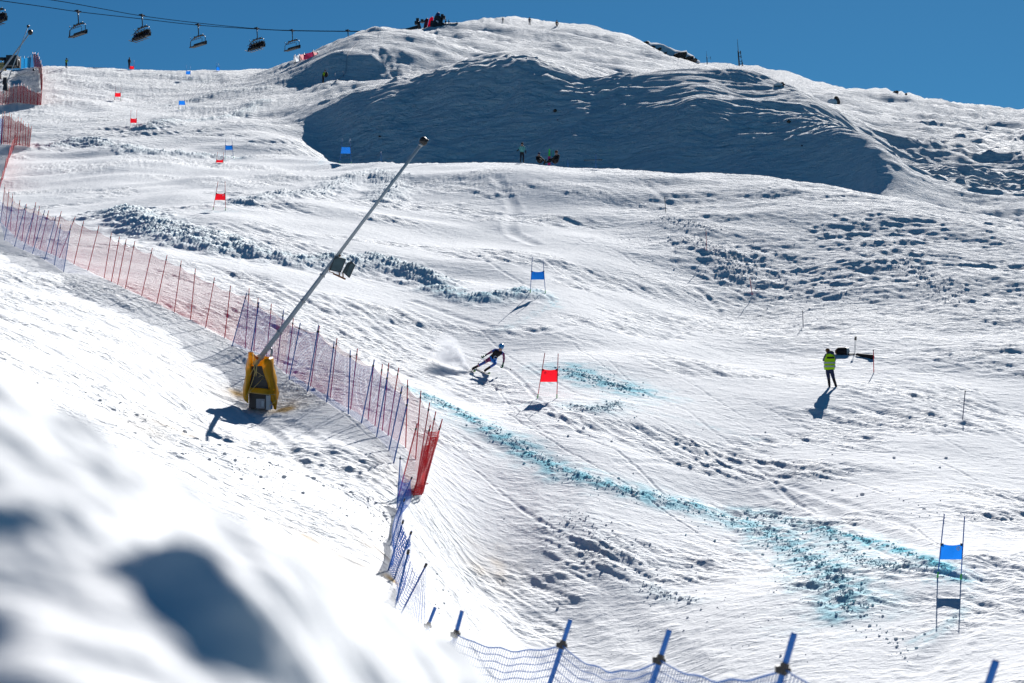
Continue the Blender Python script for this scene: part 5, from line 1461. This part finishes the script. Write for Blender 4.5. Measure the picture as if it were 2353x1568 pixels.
boulder("dark rock in the shade of the bank at left", 872, 414 - 100, 10, 4, False, 9)
boulder("tiny dark rock left of the summit skyline slope", 1281, 276, 4, 3, False, 10)

# rope up the shaded bank
pts = [(823, 97), (800, 122), (796, 150), (793, 168), (778, 182), (768, 188)]
m = MB(); m.tube([at(u, v) + Vector((0, 0, .06)) for u, v in smooth_line(pts, 6)], .035, 5)
tag(m.build("marker_rope", flat("pale_rope", (.5, .5, .55), .8), None, True), "pale rope winding down the upper shaded slope", "rope")

# ------------------------------------------------------------------ loose snow clods
def clod_material():
    m, n, l, b = newmat("snow_clod")
    b.inputs["Roughness"].default_value = .7; b.inputs["Specular IOR Level"].default_value = 0
    a = n.new("ShaderNodeAttribute"); a.attribute_name = "dye"
    mx = n.new("ShaderNodeMix"); mx.data_type = 'RGBA'; mx.inputs[6].default_value = (.87, .88, .90, 1); mx.inputs[7].default_value = (.34, .68, .77, 1)
    l.new(a.outputs["Fac"], mx.inputs[0]); l.new(mx.outputs[2], b.inputs["Base Color"])
    tr = n.new("ShaderNodeBsdfTranslucent"); l.new(mx.outputs[2], tr.inputs[0])
    ms = n.new("ShaderNodeMixShader"); ms.inputs[0].default_value = .75
    l.new(b.outputs[0], ms.inputs[1]); l.new(tr.outputs[0], ms.inputs[2]); l.new(ms.outputs[0], n["Material Output"].inputs[0])
    return m
CLOD = clod_material()
def clods(name, label, spec, n, seed, mat, smin, smax):
    rr = random.Random(seed)
    # a handful of irregular lumps, then many copies of them in one mesh
    def lump(sd):
        r_ = random.Random(sd)
        bm = bmesh.new(); bmesh.ops.create_icosphere(bm, subdivisions=1, radius=1)
        for v in bm.verts: v.co *= 0.75 + 0.5 * r_.random()
        V = np.array([v.co[:] for v in bm.verts], np.float32); F = np.array([[v.index for v in f.verts] for f in bm.faces], np.int32); bm.free()
        return V, F
    L = [lump(i) for i in range(10)]
    VV, FF, DY = [], [], []; off = 0
    tot_w = sum(s[3] for s in spec)
    for pl, hw, dy, wt in spec:
        pts = line_w(pl)
        seg = [math.hypot(b[0] - a[0], b[1] - a[1]) for a, b in zip(pts[:-1], pts[1:])]; T = sum(seg)
        for _ in range(int(n * wt / tot_w)):
            s = rr.random() * T; i = 0
            while i < len(seg) - 1 and s > seg[i]: s -= seg[i]; i += 1
            f = s / max(seg[i], 1e-6); a, b = pts[i], pts[i + 1]
            x = a[0] + (b[0] - a[0]) * f; y = a[1] + (b[1] - a[1]) * f
            g_ = rr.gauss(0, 1) * hw * .58; an = rr.random() * 2 * PI
            x += math.cos(an) * g_; y += math.sin(an) * g_ * 1.2
            if y < 42: continue
            r = min(smax, smin * math.exp(abs(rr.gauss(0, .75)))) * (y / 70) ** .2
            V, F = L[rr.randrange(10)]
            ca, sa = math.cos(rr.random() * 6.28), math.sin(rr.random() * 6.28)
            R = np.array([[ca, -sa, 0], [sa, ca, 0], [0, 0, .8]], np.float32)
            VV.append((V @ R.T) * r + np.array([x, y, ground_z(x, y) + r * .25], np.float32)); FF.append(F + off); off += len(V)
            DY.append(np.full(len(V), max(0, dy * (.2 + 1.0 * rr.random())) if dy > .05 else 0, np.float32))
    V = np.concatenate(VV); F = np.concatenate(FF)
    me = bpy.data.meshes.new(name)
    me.vertices.add(len(V)); me.vertices.foreach_set("co", V.ravel())
    me.loops.add(F.size); me.loops.foreach_set("vertex_index", F.ravel().astype(np.int32))
    me.polygons.add(len(F)); me.polygons.foreach_set("loop_start", np.arange(0, F.size, 3, dtype=np.int32)); me.update(calc_edges=True)
    q = me.attributes.new("dye", 'FLOAT', 'POINT'); q.data.foreach_set("value", np.clip(np.concatenate(DY), 0, 1))
    me.materials.append(mat)
    o = bpy.data.objects.new(name, me); COL.objects.link(o)
    return tag(o, label, "snow clods", None, "stuff")
near = [(b[0], b[1], b[3], w) for b, w in zip(BERMS[:6], (9, 9, 5, 3, 6, 3))]
near += [([(1310, 1080), (1500, 1150), (1700, 1210), (1850, 1290), (1960, 1400)], 1.6, .5, 4), ([(1940, 1400), (1990, 1430), (2050, 1480), (2090, 1520)], .7, .3, .8), ([(1960, 1285), (2060, 1310), (2160, 1318)], .5, .4, 1.5)]
clods("dyed_snow_clods", "blue dyed snow clods thrown out along the lower race line", near, 5200, 11, CLOD, .010, .050)
farb = [(b[0], b[1], b[3] * .5, w) for b, w in zip(BERMS[6:], (8, 5, 3, 3, 5, 4, 2, 1, 1, 4, 3, 2, 1.5, 3, .1, 3))]
farb += [([(1300, 1170), (1500, 1290), (1700, 1420), (1900, 1540)], 4.5, 0, 1.2), ([(1560, 560), (1750, 640), (1950, 700)], 6, 0, 5), ([(600, 1080), (860, 1150), (900, 1300)], 2.0, 0, 3), ([(250, 950), (500, 1050), (700, 1200)], 4, 0, 3), ([(1250, 960), (1700, 1040), (2200, 1200)], 5, 0, 2)]
clods("snow_clods", "white snow clods scattered over the piste and the bank", farb, 5500, 12, CLOD, .011, .07)

# ------------------------------------------------------------------ powder thrown up by the racer
def spray():
    D = RACER_D
    def z(x, y, dy=0): return on_ray(968.2 + x * 0.0941, 767.6 + y * 0.0941, D + dy)
    root = z(1230, 900)
    rows = []
    N = 20
    stations = [(1235, 905, .05, .06), (1130, 800, .22, .30), (1000, 690, .42, .62), (850, 560, .70, 1.0), (680, 440, .95, 1.25), (500, 330, 1.05, 1.25), (330, 260, .9, .95), (220, 230, .3, .4)]
    for i, (x, y, ry, rz) in enumerate(stations):
        c = z(x, y, .25 * i / 7)
        rows.append([c + Vector((.10 * math.sin(3 * t + i), math.cos(t) * ry, math.sin(t) * rz * .8)) for t in [2 * PI * k / N for k in range(N + 1)]])
    mb = MB().sheet([r[:-1] + [r[0]] for r in rows])
    mb.f.append(list(range(N))[::-1]); mb.m.append(0); mb.f.append([7 * (N + 1) + k for k in range(N)]); mb.m.append(0)
    m, n, l, b = newmat("powder_snow")
    n.remove(b)
    vol = n.new("ShaderNodeVolumePrincipled"); vol.inputs["Color"].default_value = (.97, .98, 1, 1); vol.inputs["Anisotropy"].default_value = .12
    tc = n.new("ShaderNodeTexCoord"); nz = n.new("ShaderNodeTexNoise"); nz.inputs["Scale"].default_value = 2.4; nz.inputs["Detail"].default_value = 5; nz.inputs["Roughness"].default_value = .65
    mp = n.new("ShaderNodeMapping"); mp.inputs["Scale"].default_value = (.8, 1, 1.6); mp.inputs["Rotation"].default_value = (0, .5, 0)
    l.new(tc.outputs["Object"], mp.inputs[0]); l.new(mp.outputs[0], nz.inputs["Vector"])
    # thick where it leaves the ski, widening and thinning along the flight path
    VM = lambda op, **k: (lambda nd: (setattr(nd, "operation", op), nd)[1])(n.new("ShaderNodeVectorMath"))
    MM = lambda op, v=None: (lambda nd: (setattr(nd, "operation", op), (setattr(nd.inputs[1], "default_value", v) if v is not None else None), nd)[2])(n.new("ShaderNodeMath"))
    org = sum(mb.v, Vector()) / len(mb.v); org.z = min(p.z for p in mb.v)
    A_, B_ = z(1235, 900) - org, z(430, 250, .25) - org
    ax = (B_ - A_); Ln = ax.length; ax.normalize()
    sub = VM('SUBTRACT'); sub.inputs[1].default_value = A_; l.new(tc.outputs["Object"], sub.inputs[0])
    dt = VM('DOT_PRODUCT'); dt.inputs[1].default_value = ax; l.new(sub.outputs[0], dt.inputs[0])
    sc = VM('SCALE'); sc.inputs[0].default_value = ax; l.new(dt.outputs["Value"], sc.inputs["Scale"])
    pr = VM('SUBTRACT'); l.new(sub.outputs[0], pr.inputs[0]); l.new(sc.outputs[0], pr.inputs[1])
    ln = VM('LENGTH'); l.new(pr.outputs[0], ln.inputs[0])
    wd = n.new("ShaderNodeMapRange"); wd.inputs[1].default_value = 0; wd.inputs[2].default_value = Ln; wd.inputs[3].default_value = .10; wd.inputs[4].default_value = 1.15; l.new(dt.outputs["Value"], wd.inputs[0])
    dv = MM('DIVIDE'); l.new(ln.outputs["Value"], dv.inputs[0]); l.new(wd.outputs[0], dv.inputs[1])
    fo = n.new("ShaderNodeMapRange"); fo.interpolation_type = 'SMOOTHSTEP'; fo.inputs[1].default_value = .1; fo.inputs[2].default_value = 1.0; fo.inputs[3].default_value = 1; fo.inputs[4].default_value = 0; l.new(dv.outputs[0], fo.inputs[0])
    fe = n.new("ShaderNodeMapRange"); fe.interpolation_type = 'SMOOTHSTEP'; fe.inputs[1].default_value = Ln * .55; fe.inputs[2].default_value = Ln * 1.2; fe.inputs[3].default_value = 1; fe.inputs[4].default_value = 0; l.new(dt.outputs["Value"], fe.inputs[0])
    th = n.new("ShaderNodeMapRange"); th.inputs[1].default_value = 0; th.inputs[2].default_value = Ln; th.inputs[3].default_value = 3.2; th.inputs[4].default_value = .7; l.new(dt.outputs["Value"], th.inputs[0])
    r1 = n.new("ShaderNodeMapRange"); r1.inputs[1].default_value = .36; r1.inputs[2].default_value = .66; r1.inputs[3].default_value = 0; r1.inputs[4].default_value = 1; l.new(nz.outputs["Fac"], r1.inputs[0])
    mu = MM('MULTIPLY'); l.new(r1.outputs[0], mu.inputs[0]); l.new(fo.outputs[0], mu.inputs[1])
    mu1 = MM('MULTIPLY'); l.new(mu.outputs[0], mu1.inputs[0]); l.new(fe.outputs[0], mu1.inputs[1]); mu = MM('MULTIPLY'); l.new(mu1.outputs[0], mu.inputs[0]); l.new(th.outputs[0], mu.inputs[1])
    m3 = n.new("ShaderNodeMath"); m3.operation = 'MULTIPLY'; m3.inputs[1].default_value = 5.5; l.new(mu.outputs[0], m3.inputs[0])
    l.new(m3.outputs[0], vol.inputs["Density"]); l.new(vol.outputs[0], n["Material Output"].inputs["Volume"])
    o = mb.build("snow_spray", m, None, True)
    bm = bmesh.new(); bm.from_mesh(o.data); bmesh.ops.remove_doubles(bm, verts=bm.verts, dist=.0005); bmesh.ops.recalc_face_normals(bm, faces=bm.faces); bm.to_mesh(o.data); bm.free()
    tag(o, "plume of powder snow thrown up behind the racer's skis", "snow spray", None, "stuff")
    # flying grains
    rr = random.Random(4); g2 = MB()
    for _ in range(420):
        t = rr.random() ** .8; i = t * 7; a = int(min(i, 6)); f = i - a
        s0, s1 = stations[a], stations[a + 1]
        x = s0[0] + (s1[0] - s0[0]) * f; y = s0[1] + (s1[1] - s0[1]) * f
        c = z(x, y, .25 * t) + Vector((rr.gauss(0, .12), rr.gauss(0, .25), rr.gauss(0, .22 + .3 * t)))
        g2.ball(c, rr.uniform(.006, .016), 5, 3)
    tag(g2.build("flying_snow_grains", SNOWCAP), "snow grains flying in the racer's plume", "snow grains", None, "stuff")
spray()
print("objects", len(bpy.data.objects), time.time() - T0)
